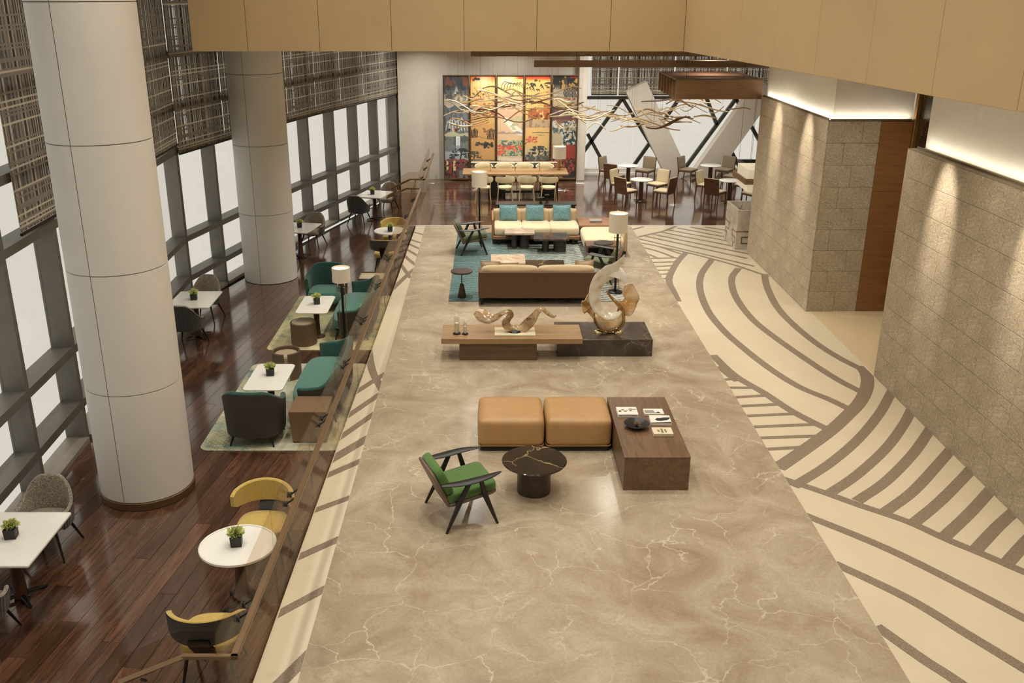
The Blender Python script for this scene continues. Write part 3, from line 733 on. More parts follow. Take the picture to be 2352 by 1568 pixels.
# ------------------------------------------------------------------ stone walls
def stone_face(root, o, d, L, H0, course, blk, lip=0.03):
    # blocks on a vertical face starting at o, running along unit d, facing n = d rotated so that it points to the room
    n = Vector((d.y, -d.x, 0)); rz = math.atan2(d.y, d.x); cache = {}
    k = 0; z = 0.0
    while z < H0-0.05:
        h = min(course, H0-z); s = 0.0; first = blk*(0.5 if k % 2 else 1.0)*(1.0 if k % 3 else 0.8)
        while s < L-0.01:
            ln = min(first if s == 0 else blk, L-s)
            if L-s-ln < 0.12: ln = L-s
            key = (round(ln, 3), round(h, 3))
            if key not in cache: cache[key] = MB().box(0.002, ln-0.002, -0.03, 0.0, 0.002, h-0.002, 0.004).mesh('stone_block', M['split_stone'], False)
            p = o+d*s; place('stone_block', cache[key], root, (p.x, p.y, z), rz); s += ln
        z += h; k += 1
wn = struct(MB().box(6.16, 6.62, 3.0, 13.95, 0, 3.58).build('wall_right_near', M['shadow_gap'], smooth=False))
stone_face(wn, Vector((6.16, 13.95, 0)), Vector((0, -1, 0)), 10.95, 3.60, 0.40, 0.95)
MB().box(6.13, 6.40, 3.0, 13.95, 3.585, 3.605).build('ledge', M['ledge_stone'], wn, smooth=False)
MB().box(6.14, 6.6, 13.95, 13.98, 0, 3.6).build('end_stone', M['split_stone'], wn, smooth=False)
MB().box(6.38, 6.6, 3.0, 13.95, 3.6, 4.83).build('upper_panel', M['white_plaster'], wn, smooth=False)
MB().box(6.25, 6.262, 3.0, 13.93, 3.605, 3.632).build('cove_lip', M['ledge_stone'], wn, smooth=False)
MB().box(6.268, 6.29, 3.0, 13.9, 3.606, 3.612).build('light_strip', M['cove_strip'], wn, smooth=False)
wr = struct(MB().box(6.10, 7.03, 17.27, 21.66, 0, 3.58).build('wall_right_far', M['shadow_gap'], smooth=False))
stone_face(wr, Vector((6.10, 21.66, 0)), Vector((0, -1, 0)), 4.42, 3.60, 0.40, 0.95)
stone_face(wr, Vector((6.10, 17.27, 0)), Vector((1, 0, 0)), 0.93, 3.60, 0.40, 0.62)
MB().box(6.07, 6.25, 17.24, 21.66, 3.585, 3.605).build('ledge', M['ledge_stone'], wr, smooth=False)
MB().box(6.25, 7.6, 17.24, 17.42, 3.585, 3.605).build('ledge', M['ledge_stone'], wr, smooth=False)
MB().box(6.19, 7.62, 17.37, 21.7, 3.6, 4.83).build('upper_panel', M['white_plaster'], wr, smooth=False)
MB().box(6.098, 6.106, 17.28, 21.64, 3.605, 3.625).build('cove_lip', M['ledge_stone'], wr, smooth=False)
MB().box(6.11, 6.13, 17.32, 21.6, 3.606, 3.614).build('light_strip', M['cove_strip'], wr, smooth=False)
MB().box(6.11, 7.58, 17.255, 17.265, 3.605, 3.625).build('cove_lip', M['ledge_stone'], wr, smooth=False)
MB().box(6.15, 7.58, 17.27, 17.29, 3.606, 3.614).build('light_strip', M['cove_strip'], wr, smooth=False)
wp = struct(MB().box(7.03, 7.62, 17.27, 17.5, 0, 3.58).build('wall_panelled', M['shadow_gap'], smooth=False))
for z0, z1 in ((0.0, 2.315), (2.32, 3.6)):
    MB().box(7.032, 7.60, 17.24, 17.27, z0, z1, 0.002).build('wood_panel', M['chestnut_panel'], wp, smooth=False)
wd = struct(MB().box(7.66, 7.9, 13.0, 17.3, 0, 4.83).build('wall_recess', M['dark_mosaic'], smooth=False))
MB().box(7.585, 7.66, 17.14, 17.24, 0, 4.83, 0.004).build('door_trim', M['brass'], wd, smooth=False)
struct(MB().box(6.62, 7.7, 13.2, 13.95, 0, 4.83).build('wall_recess_near', M['white_plaster'], smooth=False))

# ------------------------------------------------------------------ glass balustrade along the terrace
def balustrade(name, lab, A, B, panels, ends, clipn):
    A = Vector(A); B = Vector(B); v = B-A; L = v.length; rz = math.atan2(v.y, v.x)
    t = thing(name, lab, 'balustrade', (A.x, A.y, 0), rz)
    pw = L/panels
    for i in range(panels):
        MB().box(i*pw+.006, (i+1)*pw-.006, -0.006, 0.006, -0.28, 1.08, 0.002).build('glass_panel', M['balustrade_glass'], t, smooth=False)
    MB().box(0.0, L, -0.16, -0.10, 0.86, 0.90, 0.006).build('handrail', M['rail_bronze'], t, smooth=False)
    for i in range(panels):
        for s in ((0.32, 0.42) if clipn == 2 else (0.4,)):
            x = (i+s)*pw; m = MB(); m.cyl((x, -0.10, 0.87), (x, -0.006, 0.80), 0.009, seg=8); m.cyl((x, -0.02, 0.80), (x, -0.006, 0.80), 0.032, seg=12); m.cyl((x, 0.006, 0.80), (x, 0.022, 0.80), 0.032, seg=12)
            m.build('rail_bracket', M['black_metal'], t)
            m = MB(); m.cyl((x, -0.024, -0.13), (x, 0.03, -0.13), 0.03, seg=12); m.build('glass_clamp', M['black_metal'], t)
    return t, L, rz
t, L, rz = balustrade('glass_balustrade', 'long bronze-railed glass balustrade between the wood terrace and the lobby floor', (-2.115, 6.02), (-1.965, 25.0), 10, None, 2)
def stair_rail(t, x0, sgn, drop=True):
    # short return over the stair, in the balustrade's own frame (x along it, +y to the terrace)
    MB().box(x0-.02, x0+.02, -0.16, 0.28, 0.86, 0.90, 0.006).build('return_rail', M['rail_bronze'], t, smooth=False)
    m = MB(); m.tube([(x0, 0.26, 0.88), (x0, 0.80, 0.63)], 0.026, 4, up=(0, 0, 1)); m.build('stair_rail', M['rail_bronze'], t, smooth=False)
    m = MB(); P = [(0.02, -0.25, 1.07), (0.30, -0.25, 1.07), (0.80, -0.45, 0.82), (0.80, -0.5, 0.1), (0.02, -0.45, 0.1)]
    P = [(0.02, 0.05), (0.80, -0.36), (0.80, 0.82), (0.30, 1.08), (0.02, 1.08)]; k = x0-0.06*sgn
    vs = [(k-.005, y, z) for y, z in P]+[(k+.005, y, z) for y, z in P]; n = len(P)
    fs = [tuple(range(n)), tuple(range(n, 2*n))[::-1]]+[(i, i+n, (i+1) % n+n, (i+1) % n) for i in range(n)]
    m.add(vs, fs); m.build('stair_glass', M['balustrade_glass'], t, smooth=False)
    for y, z in ((0.12, 0.82), (0.62, 0.62)):
        MB().cyl((x0-.07*sgn, y, z-.03), (x0, y, z+.04), 0.012, seg=8).build('rail_bracket', M['black_metal'], t)
stair_rail(t, 0.02, -1); stair_rail(t, L-0.02, 1)
t, L, rz = balustrade('glass_balustrade', 'short glass balustrade on the landing by the far white wall', (-1.97, 26.3), (-1.97, 30.95), 3, None, 2)
stair_rail(t, 0.02, -1)
# ------------------------------------------------------------------ upholstered shells
def shell(A, rx, ry, y0, zb, top, th, flare=0.06, n=40, ex=2.4, rib=0.0, nr=0, lowfront=0.0):
    """wrap-around back seen from above: phi=0 at the back (-y), open to +y. Returns (inner+rim, outer) builders."""
    def pos(u, k, z, zt):
        phi = lerp(-A, A, u); c, s_ = math.cos(phi), math.sin(phi)
        e = 2/ex; X = rx*math.copysign(abs(s_)**e, s_); Y = -ry*math.copysign(abs(c)**e, c)
        f = 1+flare*(z-zb)/max(0.01, zt-zb)
        nx, ny = s_/rx, -c/ry; l = math.hypot(nx, ny); nx /= l; ny /= l
        return (X*f-nx*k, y0+Y*f-ny*k)
    def zt(u): return top(abs(lerp(-1, 1, u)))
    def zlow(u): return zb+lowfront*sstep((abs(lerp(-1, 1, u))-.55)/.45)
    inn = MB(); out = MB()
    prof = [(1, 0.0), (1, .5), (1, 1.0), (.93, 1.035), (.75, 1.06), (.5, 1.07), (.25, 1.06), (.07, 1.035), (0.0, 1.0)]
    def fi(u, v):
        k, h = prof[int(round(v*8))]; Z = zt(u); zl = zlow(u); z = zl+(Z-zl)*min(h, 1)+(max(h, 1)-1)*th*6
        x, y = pos(u, k*th, min(z, Z), Z); return (x, y, z)
    inn.grid(fi, n, 8)
    def fo(u, v):
        Z = zt(u); zl = zlow(u); z = lerp(zl, Z, v); r = rib*abs(math.sin(u*math.pi*nr)) if nr else 0
        x, y = pos(u, -0.002-r, z, Z); return (x, y, z)
    out.grid(lambda u, v: fo(1-u, v), n*(3 if nr else 1), 5)
    # end caps and underside
    for u, flip in ((0, 0), (1, 1)):
        vs = [fi(u, v/8) for v in range(9)]; zl = zlow(u); x, y = pos(u, 0, zl, zt(u)); vs.append((x, y, zl))
        inn.add(vs, [tuple(range(10)) if flip else tuple(range(10))[::-1]])
    bt = [(*pos(i/n, 0, zlow(i/n), zt(i/n)), zlow(i/n)) for i in range(n+1)]+[(*pos(i/n, th, zlow(i/n), zt(i/n)), zlow(i/n)) for i in range(n+1)]
    out.add(bt, [(i, i+1, n+2+i, n+1+i) for i in range(n)])
    return inn, out
def legs4(root, P, mt, r0=0.018, r1=0.010, seg=8):
    for (x0, y0, z0), (x1, y1, z1) in P: MB().cyl((x0, y0, z0), (x1, y1, z1), r0, r1, seg).build('leg', mt, root)
def superellipse(rx, ry, e=3.0, n=32, y0=0.0):
    P = []
    for k in range(n):
        a_ = 2*math.pi*k/n; c, s_ = math.cos(a_), math.sin(a_)
        P.append((rx*math.copysign(abs(c)**(2/e), c), y0+ry*math.copysign(abs(s_)**(2/e), s_)))
    return P
def pad(P, z0, z1, dome=0.02, rings=4):
    """soft pad over outline P with rounded edge and domed top"""
    m = MB(); n = len(P); cx = sum(p[0] for p in P)/n; cy = sum(p[1] for p in P)/n
    prof = [(0.94, z0), (0.99, lerp(z0, z1, .15)), (1.0, lerp(z0, z1, .5)), (0.985, lerp(z0, z1, .82)), (0.93, lerp(z0, z1, .97)), (0.7, z1+dome*.5), (0.35, z1+dome*.9)]
    vs = []
    for k, z in prof: vs += [(cx+(x-cx)*k, cy+(y-cy)*k, z) for x, y in P]
    vs.append((cx, cy, z1+dome)); fs = [tuple(range(n))[::-1]]
    for i in range(len(prof)-1):
        for k in range(n): k2 = (k+1) % n; fs.append((i*n+k, i*n+k2, (i+1)*n+k2, (i+1)*n+k))
    t = (len(prof)-1)*n
    for k in range(n): fs.append((t+k, t+(k+1) % n, len(vs)-1))
    m.add(vs, fs); return m

# ---- grey tweed shell chair
def tweed_chair(label, loc, rz):
    t = thing('tweed_chair', label, 'chair', loc, rz, 'grey tweed chairs along the windows')
    top = lambda u: lerp(0.85, 0.56, sstep((u-.10)/.72))
    i, o = shell(R(116), 0.285, 0.27, 0.0, 0.36, top, 0.045, 0.10, 44, 2.5, 0.008, 26)
    i.build('inner_shell', M['grey_tweed'], t); o.build('ribbed_shell', M['charcoal_rib'], t)
    pad(superellipse(0.25, 0.25, 3.2, 32, 0.03), 0.36, 0.46, 0.02).build('seat', M['grey_tweed'], t)
    MB().lathe([(0.02, 0.31), (0.16, 0.315), (0.23, 0.36), (0.02, 0.365)], 24).build('under_frame', M['charcoal_rib'], t)
    legs4(t, [((sx*.17, sy*.16, .35), (sx*.27, sy*.27, 0)) for sx in (-1, 1) for sy in (-1, 1)], M['black_metal'], 0.02, 0.011)
    return t
TW = tweed_chair('grey tweed chair by the windows with its open front towards the nearest white table', (-5.18, 9.62, TZ), R(180))
for label, x, y, a_ in [
    ('grey tweed chair cut by the left picture edge below the nearest table', -5.13, 7.92, 4),
    ('grey tweed chair behind the white table between the two columns', -5.72, 18.10, 172),
    ('grey tweed chair seen from its dark ribbed back beside the near column', -5.62, 16.58, -6),
    ('grey tweed chair behind the white table just right of the farther column', -4.60, 23.98, 166),
    ('grey tweed chair mostly hidden by the farther column', -4.97, 22.20, -12),
    ('farthest grey tweed chair, behind the last white table by the glazing', -3.08, 28.15, 163),
    ('grey tweed chair with ribbed back in front of the farthest white table', -3.74, 26.62, -16)]:
    copytree(TW, (x, y, TZ), R(a_), label)

# ---- mustard chair with separate curved back
def mustard_chair(label, loc, rz):
    t = thing('mustard_chair', label, 'chair', loc, rz, 'mustard chairs at the round tables')
    pad(superellipse(0.29, 0.27, 3.0, 36, 0.03), 0.36, 0.47, 0.015).build('seat', M['mustard_wool'], t)
    A = R(74); n = 30; th = 0.05
    def bp(u, k, v):
        phi = lerp(-A, A, u); rx, ry = 0.385, 0.42; h0 = 0.55+0.02*abs(lerp(-1, 1, u)); h1 = 0.83-0.06*abs(lerp(-1, 1, u))**2.2
        e = 1-0.35*max(0, abs(lerp(-1, 1, u))-.85)/.15
        z = lerp(h0, h1, v); z = 0.69+(z-0.69)*e; f = 1+0.10*(z-0.6)
        return ((rx-k)*math.sin(phi)*f, 0.06-(ry-k)*math.cos(phi)*f, z)
    pr = [(0, 0.04), (.012, .0), (.035, -.0), (th, .05), (th, .5), (th, .95), (.035, 1.0), (.012, 1.0), (0, .96)]
    m = MB(); m.grid(lambda u, v: bp(u, *pr[int(round(v*8))]), n, 8)
    for u, fl in ((0, 0), (1, 1)): m.add([bp(u, *q) for q in pr], [tuple(range(9)) if fl else tuple(range(9))[::-1]])
    m.build('backrest', M['mustard_wool'], t)
    m = MB(); m.grid(lambda u, v: bp(1-u, -0.006, lerp(.02, .98, v)), n, 3); m.grid(lambda u, v: bp(u, 0.0, lerp(.02, .98, v)), n, 3); m.build('back_shell', M['grey_leather'], t)
    m = MB()
    m.grid(lambda u, v: (lerp(-.10, .10, u), lerp(-.20, -.385, sstep(v)), lerp(.36, .66, v)), 6, 8); m.grid(lambda u, v: (lerp(.10, -.10, u), lerp(-.23, -.415, sstep(v)), lerp(.34, .66, v)), 6, 8)
    m.build('back_support', M['black_wood'], t)
    MB().box(-.2, .2, -.2, .22, .33, .365, 0.01).build('seat_frame', M['black_wood'], t)
    legs4(t, [((sx*.19, sy*.17, .345), (sx*.25, sy*.24, 0)) for sx in (-1, 1) for sy in (-1, 1)], M['black_wood'], 0.022, 0.012)
    return t
MU = mustard_chair('mustard chair facing the camera at the nearest round table', (-2.62, 9.52, TZ), R(180))
for label, x, y, a_ in [('mustard chair with its dark back to the camera at the nearest round table', -2.66, 7.50, 2),
                        ('farther mustard chair facing the camera behind the far round table', -2.42, 23.42, 180),
                        ('farther mustard chair showing its black back at the far round table', -2.45, 21.68, -2)]:
    copytree(MU, (x, y, TZ), R(a_), label)

# ---- teal tub armchairs and loveseats
def teal_seat(name, label, cat, loc, rz, W, D, hb, ha, A, ex, group, legy=None):
    t = thing(name, label, cat, loc, rz, group)
    top = lambda u: lerp(hb, ha, sstep((u-.2)/.72))
    i, o = shell(R(A), W/2, D/2, 0.0, 0.17, top, 0.075, 0.07, 52, ex)
    i.build('inner_shell', M['teal_velvet'], t); o.build('outer_shell', M['grey_leather'], t)
    pad(superellipse(W/2-.06, D/2-.03, 4.0, 44, 0.05), 0.19, 0.42, 0.03).build('seat_cushion', M['teal_seat'], t)
    pad(superellipse(W/2-.03, D/2-.02, 4.0, 44, 0.02), 0.15, 0.20, 0.0).build('base_frame', M['black_wood'], t)
    legs4(t, [((sx*(W/2-.14), sy*(D/2-.13), .17), (sx*(W/2-.09), sy*(D/2-.08), 0)) for sx in (-1, 1) for sy in (-1, 1)], M['black_wood'], 0.024, 0.012)
    return t
AT = teal_seat('teal_armchair', 'teal velvet tub armchair showing its dark leather back on the nearer rug', 'armchair', (-3.43, 12.62, TZ+.013), R(-3), 0.82, 0.76, 0.85, 0.63, 116, 2.5, 'teal armchairs on the terrace')
copytree(AT, (-3.40, 18.85, TZ+.013), R(176), 'teal velvet tub armchair facing the camera beyond the farther column')
LV = teal_seat('teal_loveseat', 'teal loveseat against the glass rail on the nearer rug', 'sofa', (-2.66, 14.04, TZ+.013), R(90), 1.95, 0.78, 0.80, 0.58, 112, 3.4, 'teal loveseats on the terrace')
copytree(LV, (-2.62, 17.72, TZ+.013), R(90), 'teal loveseat against the glass rail beside the terrace floor lamp')

# ---- tables on the terrace
def pedestal(t, h, mt=None):
    mt = mt or M['table_wood']
    MB().lathe([(0.075, 0.02), (0.07, 0.2), (0.055, 0.5), (0.06, h-.05), (0.11, h-.03), (0.11, h-.005)], 20).build('pedestal', mt, t); ped = [c for c in COL.objects if c.parent == t and c.name.startswith('pedestal')][-1]
    for k in range(4):
        a_ = R(45+90*k); c, s_ = math.cos(a_), math.sin(a_)
        m = MB(); m.tube([(c*.05, s_*.05, .05), (c*.2, s_*.2, .035), (c*.28, s_*.28, .018)], [.03, .024, .016], 8, flat=.7); m.build('foot', M['black_metal'], ped)
def stone_table(label, loc, rz, w, d):
    t = thing('square_table', label, 'table', loc, rz, 'white-topped tables along the windows')
    MB().prism(rrect(-w/2, w/2, -d/2, d/2, 0.02, 3), 0.72, 0.75, 0.006).build('table_top', M['white_stone'], t)
    MB().box(-w/2+.08, w/2-.08, -d/2+.08, d/2-.08, 0.695, 0.72).build('under_frame', M['black_metal'], t)
    pedestal(t, 0.70); return t
ST = stone_table('nearest white stone table at the left picture edge with a small plant', (-5.10, 8.69, TZ), 0, 0.88, 1.06)
ST2 = copytree(ST, (-5.60, 17.08, TZ), R(1), 'white stone table with a small plant between the two columns')
ST3 = copytree(ST, (-4.74, 22.98, TZ), R(-11), 'white stone table with a small plant just right of the farther column')
ST4 = copytree(ST, (-3.36, 27.20, TZ), R(-15), 'farthest white stone table with a small plant by the glazing')
for x in (ST2, ST3, ST4): x.scale = (0.92, 0.96, 1.0)
def round_table(label, loc, r):
    t = thing('round_table', label, 'table', loc, 0, 'round white tables on the terrace')
    MB().lathe([(0.0, .73), (r-.02, .73), (r-.022, .738), (r-.012, .744), (r, .738), (r, .715), (r-.02, .705), (0.0, .705)], 64).build('table_top', M['white_stone'], t)
    pedestal(t, 0.705); return t
RT = round_table('nearest round white table between two mustard chairs', (-2.65, 8.58, TZ), 0.40)
copytree(RT, (-2.44, 22.70, TZ), 0, 'far round white table between two mustard chairs')
def low_table(label, loc, w, d):
    t = thing('lounge_table', label, 'table', loc, 0, 'white lounge tables on the rugs')
    MB().prism(rrect(-w/2, w/2, -d/2, d/2, 0.07, 6), 0.625, 0.65, 0.006).build('table_top', M['white_stone'], t)
    MB().lathe([(0.14, 0.0), (0.14, .015), (0.06, .04), (0.05, .3), (0.06, .58), (0.12, .62)], 24).build('pedestal', M['table_wood'], t)
    return t
LT = low_table('white rounded table on the nearer rug in front of the dark-backed armchair', (-3.38, 13.42, TZ+.013), 0.60, 1.05)
copytree(LT, (-3.30, 17.04, TZ+.013), 0, 'white rounded table on the farther terrace rug beside the floor lamp')

# ---- plants in black pots
def plant(label, loc, seed, dark=False):
    t = thing('potted_plant', label, 'plant', loc, 0.15, 'small plants in black pots'); r_ = random.Random(seed); s = 0.055
    m = MB(); m.add([(-s*.92, -s*.92, 0), (s*.92, -s*.92, 0), (s*.92, s*.92, 0), (-s*.92, s*.92, 0), (-s, -s, .1), (s, -s, .1), (s, s, .1), (-s, s, .1), (-s*.85, -s*.85, .1), (s*.85, -s*.85, .1), (s*.85, s*.85, .1), (-s*.85, s*.85, .1), (-s*.8, -s*.8, .085), (s*.8, -s*.8, .085), (s*.8, s*.8, .085), (-s*.8, s*.8, .085)],
          [(0, 3, 2, 1)]+[(i, (i+1) % 4, 4+(i+1) % 4, 4+i) for i in range(4)]+[(4+i, 4+(i+1) % 4, 8+(i+1) % 4, 8+i) for i in range(4)]+[(8+i, 8+(i+1) % 4, 12+(i+1) % 4, 12+i) for i in range(4)]+[(12, 13, 14, 15)])
    m.build('pot', M['pot_black'], t, smooth=False)
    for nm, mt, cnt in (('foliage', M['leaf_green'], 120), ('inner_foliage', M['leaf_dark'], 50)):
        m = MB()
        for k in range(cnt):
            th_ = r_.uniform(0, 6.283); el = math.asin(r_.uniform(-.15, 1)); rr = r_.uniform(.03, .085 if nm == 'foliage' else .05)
            c = Vector((math.cos(th_)*math.cos(el)*rr, math.sin(th_)*math.cos(el)*rr, .115+math.sin(el)*rr*.75)); dr = Vector((math.cos(th_)*math.cos(el), math.sin(th_)*math.cos(el), math.sin(el)+.2)).normalized()
            sd = dr.cross(Vector((r_.uniform(-1, 1), r_.uniform(-1, 1), r_.uniform(-.3, 1)))).normalized(); ln = r_.uniform(.03, .046); wd = ln*.42; nn = sd.cross(dr)*.006
            m.add([c-dr*ln*.5, c+sd*wd+nn, c+dr*ln*.6, c-sd*wd+nn], [(0, 1, 2), (0, 2, 3)])
        o = m.build(nm, mt, t, smooth=False)
    return t
for label, loc, sd in [('small plant in a black pot on the nearest table at the left edge', (-5.08, 8.70, TZ+.75), 1), ('small plant in a black pot on the table between the columns', (-5.60, 17.05, TZ+.75), 2),
    ('small plant in a black pot on the table right of the farther column', (-4.72, 22.97, TZ+.75), 3), ('small plant in a black pot on the farthest window table', (-3.40, 27.13, TZ+.75), 4),
    ('small plant in a black pot on the nearest round table', (-2.66, 8.58, TZ+.738), 5), ('small plant in a black pot on the far round table', (-2.44, 22.62, TZ+.738), 6),
    ('small plant in a black pot on the table of the nearer rug', (-3.38, 13.48, TZ+.663), 7), ('small plant in a black pot on the table beside the floor lamp', (-3.28, 17.06, TZ+.663), 8)]:
    o = plant(label, loc, sd); o.scale = (1.1, 1.1, 1.15)

# ---- terrace rugs, stools, box, tray table, lamps
tag(MB().prism(rrect(-4.20, -2.14, 12.20, 15.62, 0.16, 8), TZ+.001, TZ+.013, 0.003).build('terrace_rug', M['rug_teal_grid']), 'pale teal patterned rug under the nearer teal seating on the terrace', 'rug')
tag(MB().prism(rrect(-4.14, -2.12, 16.30, 19.66, 0.12, 8), TZ+.001, TZ+.013, 0.003).build('terrace_rug', M['rug_green_grid']), 'pale green patterned rug under the farther teal seating on the terrace', 'rug')
def drum(label, loc, rz, cut):
    t = thing('drum_stool', label, 'stool', loc, rz); r = 0.24
    if cut:   # tall rim with a slot in front and a lower padded seat
        m = MB(); n = 48; a0 = R(8); a1 = R(352)
        pr = [(r, 0.0), (r, .47), (r-.012, .485), (r-.025, .47), (r-.025, .0)]
        m.grid(lambda u, v: (pr[int(round(v*4))][0]*math.cos(lerp(a0, a1, u)-math.pi/2), pr[int(round(v*4))][0]*math.sin(lerp(a0, a1, u)-math.pi/2), pr[int(round(v*4))][1]), n, 4)
        for a_ in (a0, a1):
            P = [(p*math.cos(a_-math.pi/2), p*math.sin(a_-math.pi/2), z) for p, z in pr]; m.add(P, [tuple(range(5)) if a_ == a0 else tuple(range(5))[::-1]])
        m.build('barrel', M['stool_leather'], t)
        MB().box(-.045, .045, -r-.002, -r+.03, 0.0, .30, 0.004).build('slot_panel', M['tray_linen'], t, smooth=False)
        MB().lathe([(0.0, .43), (r-.05, .425), (r-.028, .40), (r-.028, .30), (0, .30)], 40).build('seat_pad', M['stool_top'], t)
    else:
        MB().lathe([(r-.01, 0.0), (r, .01), (r, .42), (r-.012, .43), (r-.02, .42), (r-.02, .38)], 48).build('barrel', M['stool_leather'], t)
        MB().lathe([(0.0, .455), (r-.07, .45), (r-.03, .43), (r-.022, .40), (0, .38)], 40).build('seat_pad', M['stool_top'], t)
    return t
drum('brown drum stool with raised rim and front slot beside the nearer loveseat', (-3.47, 15.02, TZ+.013), R(10), True)
drum('brown drum stool with padded top in front of the farther white lounge table', (-3.49, 16.68, TZ+.013), 0, False)
t = thing('leather_box_table', 'brown leather block table tapering to the floor at the end of the nearer loveseat', 'side table', (-2.63, 12.71, TZ+.013))
m = MB(); P0 = [(-.25, -.27), (.25, -.27), (.25, .27), (-.25, .27)]; P1 = [(-.275, -.29), (.275, -.29), (.275, .29), (-.275, .29)]
m.add([(x, y, 0.02) for x, y in P0]+[(x, y, .49) for x, y in P1], [(0, 3, 2, 1)]+[(i, (i+1) % 4, 4+(i+1) % 4, 4+i) for i in range(4)]+[(4, 5, 6, 7)]); m.build('body', M['box_leather'], t, smooth=False)
MB().prism(rrect(-.275, .275, -.29, .29, .03, 4), .488, .505, .004).build('top', M['box_leather'], t, smooth=False)
MB().prism(rrect(-.24, .24, -.25, .25, .02, 4), 0.0, .022).build('plinth', M['black_wood'], t, smooth=False)
t = thing('tray_table', 'thin-legged tray side table with linen top behind the farther loveseat', 'side table', (-2.49, 19.28, TZ+.013))
MB().prism(rrect(-.27, .27, -.26, .26, .02, 3), .53, .545).build('tray', M['tray_linen'], t, smooth=False)
m = MB()
for x0, x1, y0, y1 in ((-.28, .28, -.28, -.265), (-.28, .28, .265, .28), (-.28, -.265, -.265, .265), (.265, .28, -.265, .265)): m.box(x0, x1, y0, y1, .52, .57)
m.build('rim', M['bronze'], t, smooth=False)
for sx in (-1, 1):
    for sy in (-1, 1): MB().box(sx*.272-.007, sx*.272+.007, sy*.272-.007, sy*.272+.007, 0, .53).build('leg', M['bronze'], t, smooth=False)

def floor_lamp(label, loc, h, r, sh, watts):
    t = thing('floor_lamp', label, 'lamp', loc, 0, 'drum-shade floor lamps'); zb = h-sh
    MB().lathe([(0.0, .03), (0.13, .03), (0.15, .02), (0.15, 0.0), (0, 0)], 32).build('base', M['black_metal'], t)
    MB().cyl((0, 0, .02), (0, 0, zb+.05), .024, seg=12).build('pole', M['black_metal'], t)
    for x, y in ((-.07, -.02), (.06, -.03)): MB().cyl((x, y, .03), (x, y, zb+.05), .006, seg=8).build('brass_rod', M['brass'], t)
    MB().box(-.075, .065, -.03, -.015, zb-.12, zb-.108).build('cross_pin', M['black_metal'], t, smooth=False)
    MB().lathe([(r, zb), (r, h), (r-.008, h), (r-.008, zb)], 40, closed=True).build('lamp_shade', M['lamp_shade'], t); shd = [c for c in COL.objects if c.parent == t and c.name.startswith('lamp_shade')][-1]
    MB().lathe([(0.0, h-.03), (r-.012, h-.03)], 40).build('diffuser', M['lamp_glow'], shd)
    MB().lathe([(0.0, zb+.02), (r-.012, zb+.02)], 40).build('lower_diffuser', M['lamp_glow'], shd)
    l = bpy.data.lights.new('lamp_bulb', 'POINT'); l.energy = watts; l.color = (1, .8, .52); l.shadow_soft_size = .1
    lo = bpy.data.objects.new('lamp_bulb', l); COL.objects.link(lo); lo.location = (loc[0], loc[1], loc[2]+zb-.03)
    return t
floor_lamp('drum-shade floor lamp standing on the terrace between the loveseats', (-2.70, 16.50, TZ+.013), 1.52, .165, .26, 6)
floor_lamp('tall drum-shade floor lamp left of the cream sofa by the dining floor', (-0.26, 23.36, 0.0), 1.62, .19, .37, 8)
floor_lamp('tall drum-shade floor lamp right of the brown sofa near the glass sculpture', (2.56, 18.45, 0.013), 1.64, .185, .38, 8)

# ------------------------------------------------------------------ green lounge chairs
def lounge_chair(name, label, loc, rz, fab, group, arm=None):
    t = thing(name, label, 'armchair', loc, rz, group)
    tilt = Matrix.Rotation(R(8), 4, 'X')
    pad(rrect(-.29, .29, -.30, .32, .07, 5), -.055, .055, .02).xf(Matrix.Translation((0, .02, .40)) @ tilt).build('seat_cushion', fab, t)
    MB().prism(rrect(-.29, .29, -.30, .31, .07, 5), -.10, -.056, .012).xf(Matrix.Translation((0, .02, .40)) @ tilt).build('seat_shell', M['mocha_shell'], t)
    lean = Matrix.Translation((0, -.22, .40)) @ Matrix.Rotation(R(24), 4, 'X')
    n0 = rrect(-.27, .27, 0.0, .40, .10, 6)
    bm_ = pad(n0, 0.0, .10, .015); bm_.xf(lean @ Matrix.Rotation(R(90), 4, 'X') @ Matrix.Translation((0, -.02, -.055))); bm_.build('back_cushion', fab, t)
    bs = MB().prism(rrect(-.275, .275, -.14, .395, .10, 6), 0, .035, .01).xf(lean @ Matrix.Rotation(R(90), 4, 'X') @ Matrix.Translation((0, -.02, .05))); bs.build('back_shell', M['mocha_shell'], t)
    for sx in (-1, 1):
        pts = spline([(sx*.34, -.36, .60), (sx*.365, -.12, .595), (sx*.37, .15, .615), (sx*.33, .36, .63)], 5)
        n = len(pts); m = MB(); rad = [lerp(.028, .062, math.sin(math.pi*min(1, (i/(n-1))*1.1))**.7) if i < n-1 else .014 for i in range(n)]
        m.tube(pts, rad, 12, flat=.34, up=(0, 0, 1)); m.build('arm', arm or M['black_wood'], t)
        m = MB(); m.tube([(sx*.355, .10, .60), (sx*.345, .16, .38), (sx*.375, .30, 0)], [.026, .034, .015], 10); m.build('leg', M['black_wood'], t)
        m = MB(); m.tube([(sx*.355, -.02, .595), (sx*.345, -.13, .38), (sx*.375, -.32, 0)], [.026, .034, .015], 10); m.build('leg', M['black_wood'], t)
        MB().cyl((sx*.335, .19, .36), (sx*.26, .19, .36), .015, seg=8).build('stretcher', M['black_wood'], t)
    MB().cyl((-.335, -.17, .33), (.335, -.17, .33), .014, seg=8).build('cross_rail', M['black_wood'], t)
    return t
LC = lounge_chair('lounge_chair', 'bright green lounge chair with black wooden arms beside the round marble coffee table', (-0.33, 9.72, 0), R(-68), M['green_wool'], 'green lounge chairs')
lounge_chair('lounge_chair', 'dark green lounge chair with black wooden arms on the left of the big rug', (-0.42, 21.72, .013), R(-80), M['olive_wool'], 'green lounge chairs')
